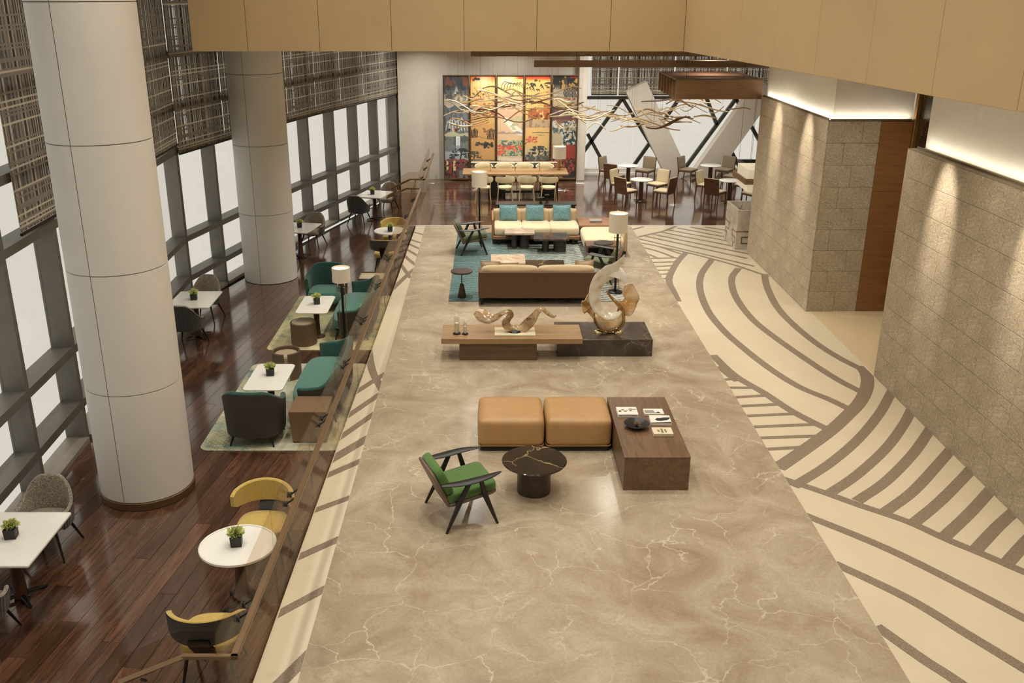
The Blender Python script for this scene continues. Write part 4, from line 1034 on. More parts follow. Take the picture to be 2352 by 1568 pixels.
lounge_chair('lounge_chair', 'olive lounge chair at the right end of the big rug behind the brown sofa', (2.38, 19.42, .013), R(70), M['olive_wool'], 'green lounge chairs')

# ------------------------------------------------------------------ near group on the marble
for label, x0, x1 in (('left half of the tan leather ottoman pair beside the wood bench', -.16, .726), ('right half of the tan leather ottoman pair, touching the wood bench', .744, 1.622)):
    t = thing('ottoman', label, 'ottoman', ((x0+x1)/2, 11.70, 0), 0, 'tan leather ottomans'); w = x1-x0
    MB().cushion(0, 0, .265, w-.012, .82, .40, .075, 12, .012).build('cushion', M['tan_leather'], t)
    MB().prism(rrect(-w/2+.03, w/2-.03, -.38, .38, .03, 4), 0, .07).build('plinth', M['black_wood'], t, smooth=False)
    m = MB(); P = rrect(-w/2+.006, w/2-.006, -.405, .405, .06, 5); m.tube([(x, y, .085) for x, y in P]+[(P[0][0], P[0][1], .085)], .006, 6, False); m.build('piping', M['tan_leather'], t)
t = thing('wood_bench', 'long rectangular walnut bench holding books and a bowl', 'bench', (2.035, 11.17, 0))
MB().box(-.40, .40, -.92, .90, .0, .45, .003).build('body', M['bench_wood'], t, smooth=False)
MB().box(-.403, .403, -.925, .903, .447, .452, .001).build('top', M['bench_wood'], t, smooth=False)
t = thing('coffee_table', 'round dark marble coffee table with gold veins on a drum base', 'table', (.54, 10.25, 0))
MB().lathe([(0, .39), (.36, .39), (.39, .40), (.395, .41), (.385, .42), (0, .42)], 72).build('table_top', M['dark_marble'], t)
MB().lathe([(.205, .0), (.205, .39)], 48).build('drum_base', M['bronze_top'], t)
def text(parent, s, loc, size, rz, mt):
    cu = bpy.data.curves.new('lettering', 'FONT'); cu.body = s; cu.size = size; cu.align_x = 'CENTER'; cu.align_y = 'CENTER'; cu.extrude = 0.0003; cu.offset = size*.03
    o = bpy.data.objects.new('lettering', cu); COL.objects.link(o); bpy.context.view_layer.update()
    me = bpy.data.meshes.new_from_object(o); bpy.data.objects.remove(o); me.materials.clear(); me.materials.append(mt)
    q = place('lettering', me, parent, loc, rz); return q
def book(label, loc, rz, w, d, h, cover, group='books on the walnut bench'):
    t = thing('book', label, 'book', loc, rz, group)
    MB().box(-w/2+.004, w/2-.003, -d/2+.003, d/2-.003, .003, h-.003).build('pages', M['book_cream'], t, smooth=False)
    m = MB(); m.box(-w/2, w/2, -d/2, d/2, 0, .003); m.box(-w/2, w/2, -d/2, d/2, h-.003, h); m.box(-w/2, w/2, -d/2, -d/2+.003, 0, h); return m.build('cover', cover, t, smooth=False)
b = book('white book lettered in black next to the bowl, left of the bench', (1.835, 11.52, .452), 0, .27, .25, .042, M['book_white'])
for ch, x, y in (('M', -.095, -.01), ('A', -.055, .03), ('R', -.02, -.01), ('I', .02, .025), ('N', .05, .01), ('O', .055, .06), ('E', .10, .045)): text(b, ch, (x, y, .0425), .058, R(90), M['print_black'])
MB().box(-.12, .12, -.1256, -.1246, .022, .03).build('spine_line', M['print_black'], b, smooth=False)
b = book('white book with a grey landscape picture at the far right of the bench', (2.19, 11.53, .452), 0, .26, .17, .03, M['book_white'])
MB().prism([(-.12, -.06), (.02, -.06), (.0, .04), (-.12, .04)], .030, .0304).build('picture', M['print_grey'], b, smooth=False)
MB().prism([(.01, -.06), (.09, -.06), (.06, -.01), (.03, -.04)], .0304, .0308).build('picture', M['print_black'], b, smooth=False)
b = book('white picture book with a dark figure print on the right of the bench', (2.235, 11.27, .452), R(-2), .27, .24, .036, M['book_white'])
MB().prism([(-.07, -.01), (-.05, -.05), (.0, -.055), (.05, -.04), (.09, -.03), (.13, .03), (.13, .06), (.05, .055), (.0, .03), (-.04, .03)], .036, .0364).build('picture', M['print_black'], b, smooth=False)
MB().prism([(-.13, -.115), (.13, -.115), (.13, -.08), (.08, -.09), (-.13, -.108)], .036, .0366).build('picture', M['print_black'], b, smooth=False)
b = book('cream book lettered in black, nearest book on the bench', (2.205, 10.92, .452), 0, .25, .20, .035, M['book_cream'])
for s, x in (('ART', -.05), ('DESIGN', -.005), ('NOW', .04)): text(b, s, (x, .0, .0355), .038, R(90), M['print_black'])
t = thing('bowl', 'wide black shallow bowl on the walnut bench', 'bowl', (1.90, 11.10, .452))
MB().lathe([(0, .0), (.05, .0), (.06, .012), (.12, .03), (.165, .06), (.16, .062), (.11, .036), (.05, .022), (0, .02)], 48).build('dish', M['dark_bowl'], t)
MB().lathe([(.05, 0.0), (.055, .012), (.05, .014)], 32).build('foot_ring', M['dark_bowl'], t)
t = thing('pine_cone', 'small brown pine cone lying in the black bowl', 'cone', (1.905, 11.09, .472)); m = MB()
for k in range(60):
    z = k/60; a_ = k*2.4; r = .034*math.sin(math.pi*(z*.85+.12)); c, s_ = math.cos(a_), math.sin(a_)
    m.add([(c*r*.5, s_*r*.5, z*.06+.008), (c*r-s_*.008, s_*r+c*.008, z*.06+.004), (c*r*1.25, s_*r*1.25, z*.06+.012), (c*r+s_*.008, s_*r-c*.008, z*.06+.004)], [(0, 1, 2), (0, 2, 3)])
m.build('scales', M['cone_brown'], t, smooth=False); MB().lathe([(.001, .0), (.02, .01), (.024, .03), (.01, .06), (.001, .066)], 14).build('core', M['cone_brown'], t)

# ------------------------------------------------------------------ console and sculptures
t = thing('wood_console', 'long low oak console carrying the driftwood sculpture', 'console', (.36, 14.95, 0))
MB().box(-1.16, 1.17, -.36, .36, .31, .40, .003).build('top', M['oak_top'], t, smooth=False)
MB().box(-.865, .42, -.30, .28, .0, .31, .002).build('base', M['bench_wood_x'], t, smooth=False)
t = thing('marble_plinth', 'low dark veined marble block under the glass sculpture', 'plinth', (1.93, 15.29, 0))
MB().box(-.80, .80, -.46, .46, 0.0, .30, .004).build('block', M['block_marble'], t, smooth=False)
def ribbon3(P, Wd, Th, mt, name, parent, nrm, n=8, seg=10):
    """twisting solid band: P centre points, Wd half widths, Th half thickness, nrm wide directions"""
    k = len(P); pts = spline(P, n); N = len(pts)
    def ev(L, i):
        f = i/(N-1)*(k-1); a_ = int(min(k-2, math.floor(f))); return L[a_]+(L[a_+1]-L[a_])*(f-a_)
    nv = [Vector(q) for q in nrm]; vs = []; fs = []
    for i in range(N):
        tt = (pts[min(i+1, N-1)]-pts[max(i-1, 0)]).normalized(); w_ = ev(nv, i); w_ = (w_-tt*w_.dot(tt)).normalized(); b_ = tt.cross(w_); hw, ht = ev(Wd, i), ev(Th, i)
        for s in range(seg):
            a_ = 2*math.pi*s/seg; vs.append(pts[i]+w_*math.cos(a_)*hw+b_*math.sin(a_)*ht)
    for i in range(N-1):
        for s in range(seg): s2 = (s+1) % seg; fs.append((i*seg+s, i*seg+s2, (i+1)*seg+s2, (i+1)*seg+s))
    fs.append(tuple(range(seg))[::-1]); fs.append(tuple((N-1)*seg+s for s in range(seg)))
    m = MB(); m.add(vs, fs); return m.build(name, mt, parent, ang=60)
t = thing('driftwood_sculpture', 'polished twisting driftwood sculpture on a pale metal plate', 'sculpture', (.42, 14.93, .40))
MB().box(-.34, .34, -.20, .20, 0, .015, .003).build('plate', M['painted_reflection'], t, smooth=False)
MB().lathe([(0, .015), (.12, .015), (.11, .035), (.06, .06), (0, .065)], 28).build('foot', M['black_lacquer'], t)
ribbon3([(-.66, .02, .36), (-.56, .0, .30), (-.44, -.02, .25), (-.32, -.02, .27), (-.20, 0, .34), (-.12, .02, .355), (-.075, .02, .30), (-.11, 0, .24), (-.15, -.02, .18), (-.12, -.02, .10), (-.02, 0, .055), (.10, 0, .06), (.20, 0, .13), (.30, .0, .24), (.38, .0, .36), (.46, .0, .40), (.55, .0, .33), (.64, .0, .27), (.69, 0, .29)],
        [.06, .12, .11, .08, .065, .07, .065, .065, .085, .09, .075, .085, .10, .095, .075, .06, .05, .03, .012], [.012, .022, .03, .03, .028, .028, .03, .03, .035, .04, .04, .035, .03, .03, .028, .024, .02, .016, .008], M['driftwood'], 'twisted_wood', t,
        [(0, .5, .8), (0, .6, .8), (.1, .8, .6), (.1, .9, .5), (.2, .9, .2), (.5, .8, -.2), (.9, .5, 0), (.9, .5, .2), (.9, .6, .1), (.6, .8, .1), (.1, .9, .3), (-.2, .7, .6), (-.5, .6, .6), (-.5, .7, .4), (-.3, .9, .2), (.2, .9, .1), (.4, .8, .3), (.3, .8, .3), (.2, .8, .3)])
def hurricane(label, loc, h, r):
    t = thing('candle_holder', label, 'candle holder', loc, 0, 'glass candle cylinders')
    MB().lathe([(0, 0), (r*1.5, 0), (r*1.5, .012), (r*1.05, .018)], 28).build('foot', M['black_metal'], t)
    MB().lathe([(r, .018), (r, h), (r-.004, h), (r-.004, .018)], 32, closed=True).build('glass_cylinder', M['clear_glass'], t)
    MB().lathe([(0, .02), (r-.016, .02), (r-.016, h*.66), (0, h*.66)], 24).build('candle', M['wax'], t)
hurricane('taller glass candle cylinder at the left end of the oak console', (-.55, 14.84, .40), .29, .045)
hurricane('shorter glass candle cylinder at the left end of the oak console', (-.41, 14.82, .40), .21, .036)

t = thing('glass_sculpture', 'flame-shaped amber blown glass sculpture on the dark marble block', 'sculpture', (2.02, 15.18, .30))
for x in (-.17, .17):
    m = MB(); m.grid(lambda u, v: (x+.085*math.cos(u*6.2832)*math.sin(v*math.pi/2), .06*math.sin(u*6.2832)*math.sin(v*math.pi/2), .055*math.cos(v*math.pi/2)), 24, 6, True); m.build('gold_foot', M['gold_mirror'], t)
ribbon3([(-.06, 0, .74), (.03, -.02, .63), (.13, -.03, .53), (.225, -.02, .40), (.255, 0, .22), (.19, .01, .09), (.04, .01, .035), (-.14, 0, .09), (-.24, -.01, .24), (-.25, -.01, .36)],
        [.015, .03, .045, .06, .07, .075, .08, .075, .06, .03], [.012, .02, .026, .03, .03, .03, .03, .03, .024, .012], M['bronze_glass'], 'bronze_stem', t, [(.3, 1, .3)]*5+[(0, 1, .2)]*5, 8, 12)
ribbon3([(.20, -.05, .42), (.13, -.07, .345), (-.05, -.08, .32), (-.19, -.07, .43), (-.255, -.06, .60), (-.25, -.04, .79), (-.17, -.02, .96), (-.02, 0, 1.08), (.10, .01, 1.19), (.22, .01, 1.37)],
        [.02, .06, .09, .10, .115, .135, .15, .15, .09, .004], [.016, .03, .036, .036, .034, .032, .03, .028, .02, .004], M['pearl_glass'], 'flame_petal', t,
        [(0, .6, .8), (0, .7, .7), (.2, .8, .5), (.6, .7, .2), (.8, .5, .0), (.8, .5, -.2), (.7, .4, -.5), (.5, .3, -.8), (.7, .5, -.5), (.7, .6, -.2)], 8, 14)
ribbon3([(-.02, .04, 1.08), (.12, .03, 1.06), (.22, .02, .97), (.265, .0, .85)], [.10, .12, .09, .01], [.018, .02, .016, .006], M['pearl_glass'], 'side_petal', t, [(.3, .6, .8), (.4, .7, .6), (.7, .7, .2), (.8, .6, 0)], 8, 12)
def ruffle(cx, cz, rx, rz_, a0, a1, name, mt, y0=-.02, inner=.2, wav=17):
    m = MB()
    def f(u, v):
        a_ = lerp(a0, a1, u); r = inner+(1-inner)*v; w_ = .06*v*math.sin(u*wav)+.09*(1-v)
        return (cx+rx*r*math.cos(a_), y0+w_, cz+rz_*r*math.sin(a_)+.025*v*math.cos(u*wav*.9))
    m.grid(f, 40, 10); m.grid(lambda u, v: (f(1-u, v)[0], f(1-u, v)[1]+.014, f(1-u, v)[2]), 40, 10)
    ed = [f(i/40, 1) for i in range(41)]; m.tube([(x, y+.007, z) for x, y, z in ed], .013, 6); m.build(name, mt, t, ang=60)
ruffle(.20, .60, .29, .28, R(-105), R(85), 'ruffled_petal', M['clear_amber']); ruffle(-.22, .50, .24, .20, R(110), R(262), 'ruffled_petal', M['amber_glass'])
m = MB()
m.grid(lambda u, v: ((.25*math.sin(v*1.5))*math.cos(u*6.2832), .15*math.sin(v*1.5)*math.sin(u*6.2832), .30-.27*math.cos(v*1.5)+.02*math.sin(u*12)*v), 36, 10, True); m.build('bowl', M['clear_amber'], t, ang=60)
# ------------------------------------------------------------------ lounge group on the big rug
tag(MB().box(-.82, 2.72, 17.86, 23.62, .001, .013, .003).build('lounge_rug', M['rug_waves'], smooth=False), 'big teal and grey rug with wavy lines under the central lounge group', 'rug')
RZ = 0.013
t = thing('brown_sofa', 'long sofa with a plain brown leather back turned to the camera', 'sofa', (.94, 17.62, RZ))
MB().box(-1.16, 1.16, 0.0, .06, .13, .66, .012).build('back_panel', M['saddle_leather'], t, smooth=False)
for sx in (-1, 1): MB().box(sx*1.135-.03, sx*1.135+.03, .06, .86, .13, .52, .012).build('side_panel', M['saddle_leather'], t, smooth=False)
MB().box(-1.10, 1.10, .06, .86, .13, .22, .01).build('base_frame', M['saddle_leather'], t, smooth=False)
for k in range(2):
    x = -.55+1.1*k
    MB().cushion(x, .52, .33, 1.085, .66, .20, .06, 8, .02).build('seat_cushion', M['cream_linen'], t)
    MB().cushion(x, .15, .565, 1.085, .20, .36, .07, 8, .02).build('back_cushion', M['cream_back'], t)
for sx in (-1, 1):
    for y in (.03, .80): MB().box(sx*1.10-.02, sx*1.10+.02, y-.02, y+.02, 0, .14).build('leg', M['black_metal'], t, smooth=False)
def pillow(label, loc, w, h, mt, rx, rz, group):
    t = thing('throw_pillow', label, 'pillow', loc, rz, group)
    m = MB(); n = 10
    for sg in (1, -1):
        def f(u, v, sg=sg):
            x, z = 2*u-1, 2*v-1; k = max(0, (1-abs(x)**2.6)*(1-abs(z)**2.6))**.5
            pin = 1-.05*(1-abs(x))*abs(z)**4-.0; return (x*w/2*(1-.06*(1-z*z)*x*x), -sg*.075*k, h/2+z*h/2*(1-.06*(1-x*x)*z*z))
        m.grid(f if sg > 0 else (lambda u, v, f=f: f(1-u, v)), n, n)
    m.xf(Matrix.Rotation(rx, 4, 'X')); m.build('cover', mt, t, ang=70)
    m = MB(); c = [(-w/2, 0, 0), (w/2, 0, 0), (w/2, 0, h), (-w/2, 0, h), (-w/2, 0, 0)]; m.tube(c, .005, 5); m.xf(Matrix.Rotation(rx, 4, 'X')); m.build('seam', mt, t)
    return t
pillow('beige pillow at the left end of the brown-backed sofa', (.02, 17.98, .47), .40, .36, M['pillow_beige'], R(-14), R(170), 'pillows on the brown-backed sofa')
pillow('second beige pillow from the left on the brown-backed sofa', (.36, 18.00, .46), .40, .34, M['taupe_wool'], R(-18), R(184), 'pillows on the brown-backed sofa')
pillow('tan pillow at the right end of the brown-backed sofa', (1.84, 17.98, .48), .40, .36, M['pillow_beige'], R(-12), R(196), 'pillows on the brown-backed sofa')

t = thing('cream_sofa', 'cream three-seat sofa with teal pillows facing the camera across the rug', 'sofa', (1.135, 22.90, RZ))
MB().box(-1.05, 1.05, -.55, .55, .13, .22, .01).build('base_frame', M['side_wood'], t, smooth=False)
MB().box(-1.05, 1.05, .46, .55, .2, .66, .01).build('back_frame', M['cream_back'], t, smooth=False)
MB().box(-1.09, -1.04, -.52, .56, .13, .62, .01).build('side_panel', M['side_wood'], t, smooth=False)
for k in range(3):
    x = -.69+.69*k
    MB().cushion(x, -.10, .32, .682, .88, .22, .06, 8, .015).build('seat_cushion', M['cream_linen'], t)
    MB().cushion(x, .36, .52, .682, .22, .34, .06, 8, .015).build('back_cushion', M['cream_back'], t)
for sx in (-1, 1):
    for y in (-.48, .48): MB().box(sx*.9-.03, sx*.9+.03, y-.03, y+.03, 0, .13).build('leg', M['black_wood'], t, smooth=False)
for nm, x in (('left', .46), ('middle', 1.12), ('right', 1.79)):
    pillow('teal striped pillow on the cream sofa, %s one of three' % nm, (x, 23.04, .445), .44, .40, M['pillow_teal'], R(-16), 0, 'teal pillows on the cream sofa')
t = thing('sofa_table', 'narrow dark console table behind the cream sofa', 'console', (1.15, 23.82, 0))
MB().box(-1.0, 1.05, -.20, .20, .70, .74, .004).build('top', M['vase_black'], t, smooth=False)
for sx in (-1, 1): MB().box(sx*.95-.03+.025, sx*.95+.03+.025, -.17, .17, 0, .70, .004).build('end_panel', M['black_wood'], t, smooth=False)
MB().box(-.9, .95, -.14, .14, .12, .15).build('shelf', M['black_wood'], t, smooth=False)
def vase(label, loc, h, rt):
    t = thing('mushroom_vase', label, 'vase', loc, 0, 'black vases behind the cream sofa')
    MB().lathe([(0, 0), (.05, 0), (.05, .012), (.026, .03), (.024, h*.7), (.05, h*.85)], 24).build('stem', M['vase_black'], t)
    MB().lathe([(.045, h*.84), (rt, h*.90), (rt, h*.97), (rt*.8, h), (0, h*.97)], 28).build('cap', M['vase_black'], t)
vase('shorter black mushroom vase behind the cream sofa', (1.30, 23.80, .74), .15, .095)
vase('taller black mushroom vase behind the cream sofa', (1.46, 23.84, .74), .21, .06)
t = thing('corner_table', 'tan wood corner table joining the cream sofa and the chaise', 'side table', (2.62, 23.10, RZ))
MB().box(-.42, .42, -.44, .44, .36, .41, .004).build('top', M['side_wood'], t, smooth=False)
MB().box(-.36, .36, -.38, .38, 0, .36, .004).build('body', M['chair_wood'], t, smooth=False)
b = book('grey book lying on the tan corner table', (2.63, 23.06, RZ+.41), 0, .30, .24, .05, M['print_grey'], 'book on the corner table')
t = thing('cream_chaise', 'cream upholstered chaise at the right side of the rug facing left', 'sofa', (2.66, 21.86, RZ))
MB().cushion(0, 0, .28, .92, 1.30, .30, .09, 10, .02).build('seat_cushion', M['cream_linen'], t)
MB().box(.42, .52, -.64, .64, .12, .62, .03).build('back_frame', M['cream_back'], t)
MB().box(-.42, .50, -.62, .62, .05, .14, .01).build('base_frame', M['black_wood'], t, smooth=False)
pillow('cream pillow leaning on the back of the chaise', (2.98, 22.12, .44), .50, .44, M['cream_linen'], R(-20), R(-78), 'pillow on the chaise')
t = thing('open_box_table', 'small wooden box table with dark open side beside the chaise', 'side table', (2.58, 20.92, RZ))
m = MB()
for x0, x1, z0, z1 in ((-.40, .40, .36, .40), (-.40, .40, 0, .04), (-.40, -.36, .04, .36), (.36, .40, .04, .36)): m.box(x0, x1, -.25, .25, z0, z1)
m.build('carcass', M['chair_wood'], t, smooth=False)
MB().box(-.36, .36, .22, .26, .04, .36).build('back_panel', M['black_wood'], t, smooth=False)
def pin_table(label, loc, h=.55, r=.22, cone=True):
    t = thing('pin_side_table', label, 'side table', loc, 0, 'small dark round side tables')
    MB().lathe([(0, h-.03), (r-.01, h-.03), (r, h-.02), (r-.005, h), (0, h)], 48).build('table_top', M['bronze_top'], t)
    MB().cyl((0, 0, h*.4), (0, 0, h-.03), .011, seg=10).build('post', M['black_metal'], t)
    MB().lathe([(0, 0), (.088, 0), (.09, .006), (.038, h*.5), (.02, h*.52), (0, h*.52)], 32).build('cone_base', M['bronze_top'], t)
pin_table('small round dark side table with cone foot left of the brown sofa', (-.56, 18.12, RZ))
pin_table('small round dark side table in front of the chaise beside the olive chair', (2.52, 20.38, RZ), .56)
def slab_table(label, loc, w, d, h, top, lg, feet, group):
    t = thing('slab_table', label, 'table', loc, 0, group)
    MB().box(-w/2, w/2, -d/2, d/2, h-.05, h, .004).build('table_top', top, t, smooth=False)
    for x, rx in feet:
        MB().prism(superellipse(rx, d*.26, 2.6, 28), 0, h-.05).xf(Matrix.Translation((x, 0, 0))).build('leg', lg, t)
slab_table('pale pink marble table in front of the cream sofa', (.71, 22.18, RZ), .71, .66, .41, M['pink_marble'], M['grey_leather'], ((-.12, .07), (.12, .12)), 'marble slab tables')
slab_table('dark plum marble table in front of the cream sofa', (1.44, 21.82, RZ), .83, .70, .36, M['plum_marble'], M['grey_leather'], ((-.12, .08), (.22, .15)), 'marble slab tables')
slab_table('pale pink marble table just behind the brown-backed sofa', (.39, 19.55, RZ), .73, .74, .41, M['pink_marble'], M['grey_leather'], ((-.12, .08), (.14, .12)), 'marble slab tables')
slab_table('dark brown marble table just behind the brown-backed sofa', (1.17, 19.25, RZ), .83, .76, .36, M['dark_marble'], M['grey_leather'], ((-.14, .08), (.2, .15)), 'marble slab tables')

# ------------------------------------------------------------------ long dining table and cream chairs
t = thing('dining_table', 'long oak communal table in front of the painted screen', 'table', (.76, 28.40, 0))
for y0, y1 in ((-.50, -.17), (-.165, .165), (.17, .50)):
    MB().box(-1.57, 1.57, y0, y1, .70, .75, .003).build('top_board', M['oak_top'], t, smooth=False)
for x in (-.55, 1.02): MB().box(x-.26, x+.26, -.30, .30, 0, .70, .004).build('plinth_leg', M['black_wood'], t, smooth=False)
MB().box(-.3, .8, -.05, .05, .10, .16).build('stretcher', M['black_wood'], t, smooth=False)
def dining_chair(label, loc, rz):
    t = thing('dining_chair', label, 'chair', loc, rz, 'cream shell chairs at the long table')
    pad(superellipse(.225, .215, 2.6, 30, .02), .43, .475, .012).build('seat', M['seat_cream'], t)
    A = R(78); n = 26
    def bp(u, k, v):
        s_ = lerp(-1, 1, u); phi = s_*A; z = lerp(.60, .80, v); hh = (1-abs(s_)**3.2)**.5 if abs(s_) < 1 else 0; z = .685+(z-.685)*(.18+.82*hh)
        r = .285-k; return (r*math.sin(phi)*1.04, .03-r*math.cos(phi)*(1+.25*(z-.6)), z)
    pr = [(0, .1), (.012, 0), (.028, .1), (.032, .5), (.028, .9), (.012, 1.0), (0, .9)]
    m = MB(); m.grid(lambda u, v: bp(u, *pr[int(round(v*7)) % 7]), n, 7); m.build('backrest', M['seat_cream'], t)
    for sx in (-1, 1):
        MB().tube([(sx*.18, .19, .44), (sx*.21, .22, 0)], [.016, .011], 8).build('leg', M['beech'], t)
        MB().tube([(sx*.215, -.155, .66), (sx*.195, -.17, .44), (sx*.23, -.24, 0)], [.013, .016, .011], 8).build('leg', M['beech'], t)
    MB().lathe([(.02, .415), (.2, .418), (.2, .43), (.02, .432)], 24).build('seat_frame', M['beech'], t)
    return t
names = ['first', 'second', 'third', 'fourth']; DC = None
for row, y, a_ in (('near', 27.42, 0), ('far', 29.36, 180)):
    for k in range(4):
        lab = 'cream shell chair on the %s side of the long oak table, %s from the left' % (row, names[k]); x = (-.19, .444, 1.078, 1.712)[k]
        if DC is None: DC = dining_chair(lab, (x, y, 0), 0)
        else: copytree(DC, (x, y, 0), R(a_), lab)
t = thing('table_lamp', 'drum-shade table lamp on the right end of the long oak table', 'lamp', (2.10, 28.66, .75))
MB().lathe([(0, 0), (.07, 0), (.07, .012), (.02, .03), (.035, .12), (.045, .2), (.02, .3), (.012, .36), (.012, .4)], 24).build('base', M['brass'], t)
MB().lathe([(.20, .34), (.195, .70), (.188, .70), (.192, .34)], 36, closed=True).build('lamp_shade', M['lamp_shade'], t)
MB().lathe([(0, .67), (.187, .67)], 32).build('diffuser', M['lamp_glow'], t)
t = thing('linear_lamp', 'slim lit brass rail lamp standing along the long oak table', 'lamp', (.74, 28.42, .75))
MB().box(-1.30, 1.28, -.025, .025, .255, .275, .004).build('light_bar', M['lit_bar'], t, smooth=False)
MB().box(-1.30, 1.28, -.028, .028, .275, .285, .003).build('housing', M['brass'], t, smooth=False)
for x in (-.72, .02, .76): MB().cyl((x, 0, 0), (x, 0, .255), .010, seg=8).build('post', M['brass'], t)

# ------------------------------------------------------------------ cafe tables and chairs
def cafe_table(label, loc):
    t = thing('cafe_table', label, 'table', loc, 0, 'round cafe tables'); r = .33
    MB().lathe([(0, .625), (r-.03, .625), (r, .64), (r, .648), (r-.006, .652), (0, .652)], 44).build('table_top', M['white_stone'], t)
    MB().prism(superellipse(.06, .06, 5, 20), .02, .625).build('pedestal', M['table_wood'], t)
    for k in range(4):
        a_ = R(45+90*k); MB().tube([(math.cos(a_)*.04, math.sin(a_)*.04, .04), (math.cos(a_)*.24, math.sin(a_)*.24, .016)], [.022, .014], 8).build('foot', M['bronze'], t)
    return t
CT = cafe_table('cafe table with white top, rear left of four', (4.40, 30.00, 0))
for label, x, y in (('cafe table with white top, front left of four', 4.45, 27.60), ('cafe table with white top, rear right of four', 7.02, 30.05), ('cafe table with white top, front right of four by the pendant', 7.02, 27.45)):
    copytree(CT, (x, y, 0), 0, label)
def cafe_chair(label, loc, rz, fab):
    t = thing('cafe_chair', label, 'chair', loc, rz, 'square wooden cafe chairs'); w = .235
    for sx in (-1, 1):
        MB().tube([(sx*(w-.02), .215, .40), (sx*(w-.02), .225, 0)], [.022, .016], 4, up=(1, 1, 0)).build('leg', M['chair_wood'], t, smooth=False)
        MB().tube([(sx*(w-.02), -.215, .42), (sx*(w-.02), -.26, 0)], [.024, .016], 4, up=(1, 1, 0)).build('leg', M['chair_wood'], t, smooth=False)
    MB().box(-w, w, -.23, .24, .36, .41, .006).build('seat_frame', M['chair_wood'], t, smooth=False)
    MB().cushion(0, .01, .425, w*2-.02, .44, .05, .02, 5, .006).build('seat', fab, t)
    lean = Matrix.Translation((0, -.225, .40)) @ Matrix.Rotation(R(8), 4, 'X')
    MB().box(-w, w, -.022, 0.0, -.06, .42, .004).xf(lean).build('back_panel', M['chair_wood'], t, smooth=False)
    MB().cushion(0, .018, .225, w*2-.02, .04, .39, .015, 5, .004).xf(lean).build('back_pad', fab, t)
    return t
CA = cafe_chair('cream padded cafe chair left of the front left cafe table, back row', (3.93, 28.22, 0), R(-128), M['cream_linen'])
CB = cafe_chair('taupe padded cafe chair at the rear left cafe table, window side left', (3.86, 30.55, 0), R(-128), M['cafe_taupe'])
for src, label, x, y, a_ in [
    (CB, 'taupe cafe chair turned to the windows in front of the rear left table', 3.90, 29.50, -38),
    (CB, 'taupe padded cafe chair right of the rear left cafe table', 5.02, 30.50, 142),
    (CA, 'cafe chair showing its brown wooden back, front left corner of the cafe', 3.95, 27.12, -52),
    (CA, 'cream padded cafe chair right of the front left cafe table', 5.02, 28.15, 130),
    (CA, 'cafe chair showing its brown back edge, right of the front left table', 5.03, 27.08, 52),
    (CB, 'taupe cafe chair left of the rear right table under the raking columns', 6.42, 30.60, -128),
    (CB, 'taupe cafe chair right of the rear right table near the stone wall', 7.62, 30.62, 140),
    (CA, 'cream cafe chair left of the front right cafe table', 6.47, 28.02, -128),
    (CA, 'cafe chair showing its square brown back left of the pendant lantern', 6.50, 26.98, -42),
    (CB, 'taupe cafe chair with dark back behind the pendant lantern', 7.60, 29.45, 46),
    (CA, 'cafe chair half hidden behind the pendant lantern', 7.62, 28.05, 135),
    (CA, 'cream cafe chair cut by the stone wall edge under the pendant lantern', 7.52, 26.75, 30)]:
    copytree(src, (x, y, 0), R(a_), label)

# ------------------------------------------------------------------ marble station, pendants
t = thing('marble_counter', 'open white marble station with brass fretwork at the stone wall corner', 'counter', (5.86, 21.95, 0))
MB().box(0, .05, 0, 1.12, 0, .95, .003).build('side_slab', M['counter_marble'], t, smooth=False)
MB().box(.05, .60, 0, .05, 0, .95, .003).build('front_slab', M['counter_marble'], t, smooth=False)
MB().box(.05, .60, 1.07, 1.12, 0, .95, .003).build('back_slab', M['counter_marble'], t, smooth=False)
MB().box(.05, .60, .05, 1.07, .70, .74).build('shelf', M['counter_marble'], t, smooth=False)
def fret(P, plane, name='brass_fret'):
    m = MB()
    for (a0, z0), (a1, z1) in zip(P[:-1], P[1:]):
        lo, hi = min(a0, a1)-.01, max(a0, a1)+.01; l2, h2 = min(z0, z1)-.01, max(z0, z1)+.01
        if plane == 'x': m.box(-.006, .0, lo, hi, l2, h2)
        else: m.box(lo, hi, -.006, 0, l2, h2)
    m.build(name, M['brass'], t, smooth=False)
fret([(1.10, .50), (.72, .50), (.72, .33), (1.02, .33), (1.02, .22), (.92, .22), (.92, .05)], 'x'); fret([(.0, .42), (.36, .42), (.36, .28), (.10, .28), (.10, .14), (.24, .14), (.24, .02)], 'x')
fret([(.0, .44), (.55, .44)], 'y'); fret([(.5, .30), (.14, .30), (.14, .15), (.38, .15), (.38, .02)], 'y')
t = thing('pendant_lantern', 'hanging lantern box with wooden band and glowing cream sides by the stone wall', 'lamp', (6.72, 23.95, 0))
MB().box(-.30, .30, -.55, .55, 1.10, 1.64, .004).build('glowing_box', M['lantern_glow'], t, smooth=False)
m = MB()
for x0, x1, y0, y1 in ((-.39, .39, -.65, -.62), (-.39, .39, .62, .65), (-.39, -.36, -.62, .62), (.36, .39, -.62, .62)): m.box(x0, x1, y0, y1, 1.30, 1.44)
m.build('wooden_band', M['fin_wood'], t, smooth=False)
MB().box(-.36, .36, -.62, .62, 1.34, 1.36).build('spacer', M['lantern_glow'], t, smooth=False)
for y in (-.4, .4): MB().cyl((0, y, 1.64), (0, y, 4.83), .004, seg=6).build('wire', M['black_metal'], t)
t = thing('pendant_light', 'hanging black rectangular frame behind the lantern', 'lamp', (7.45, 26.2, 0)); m = MB()
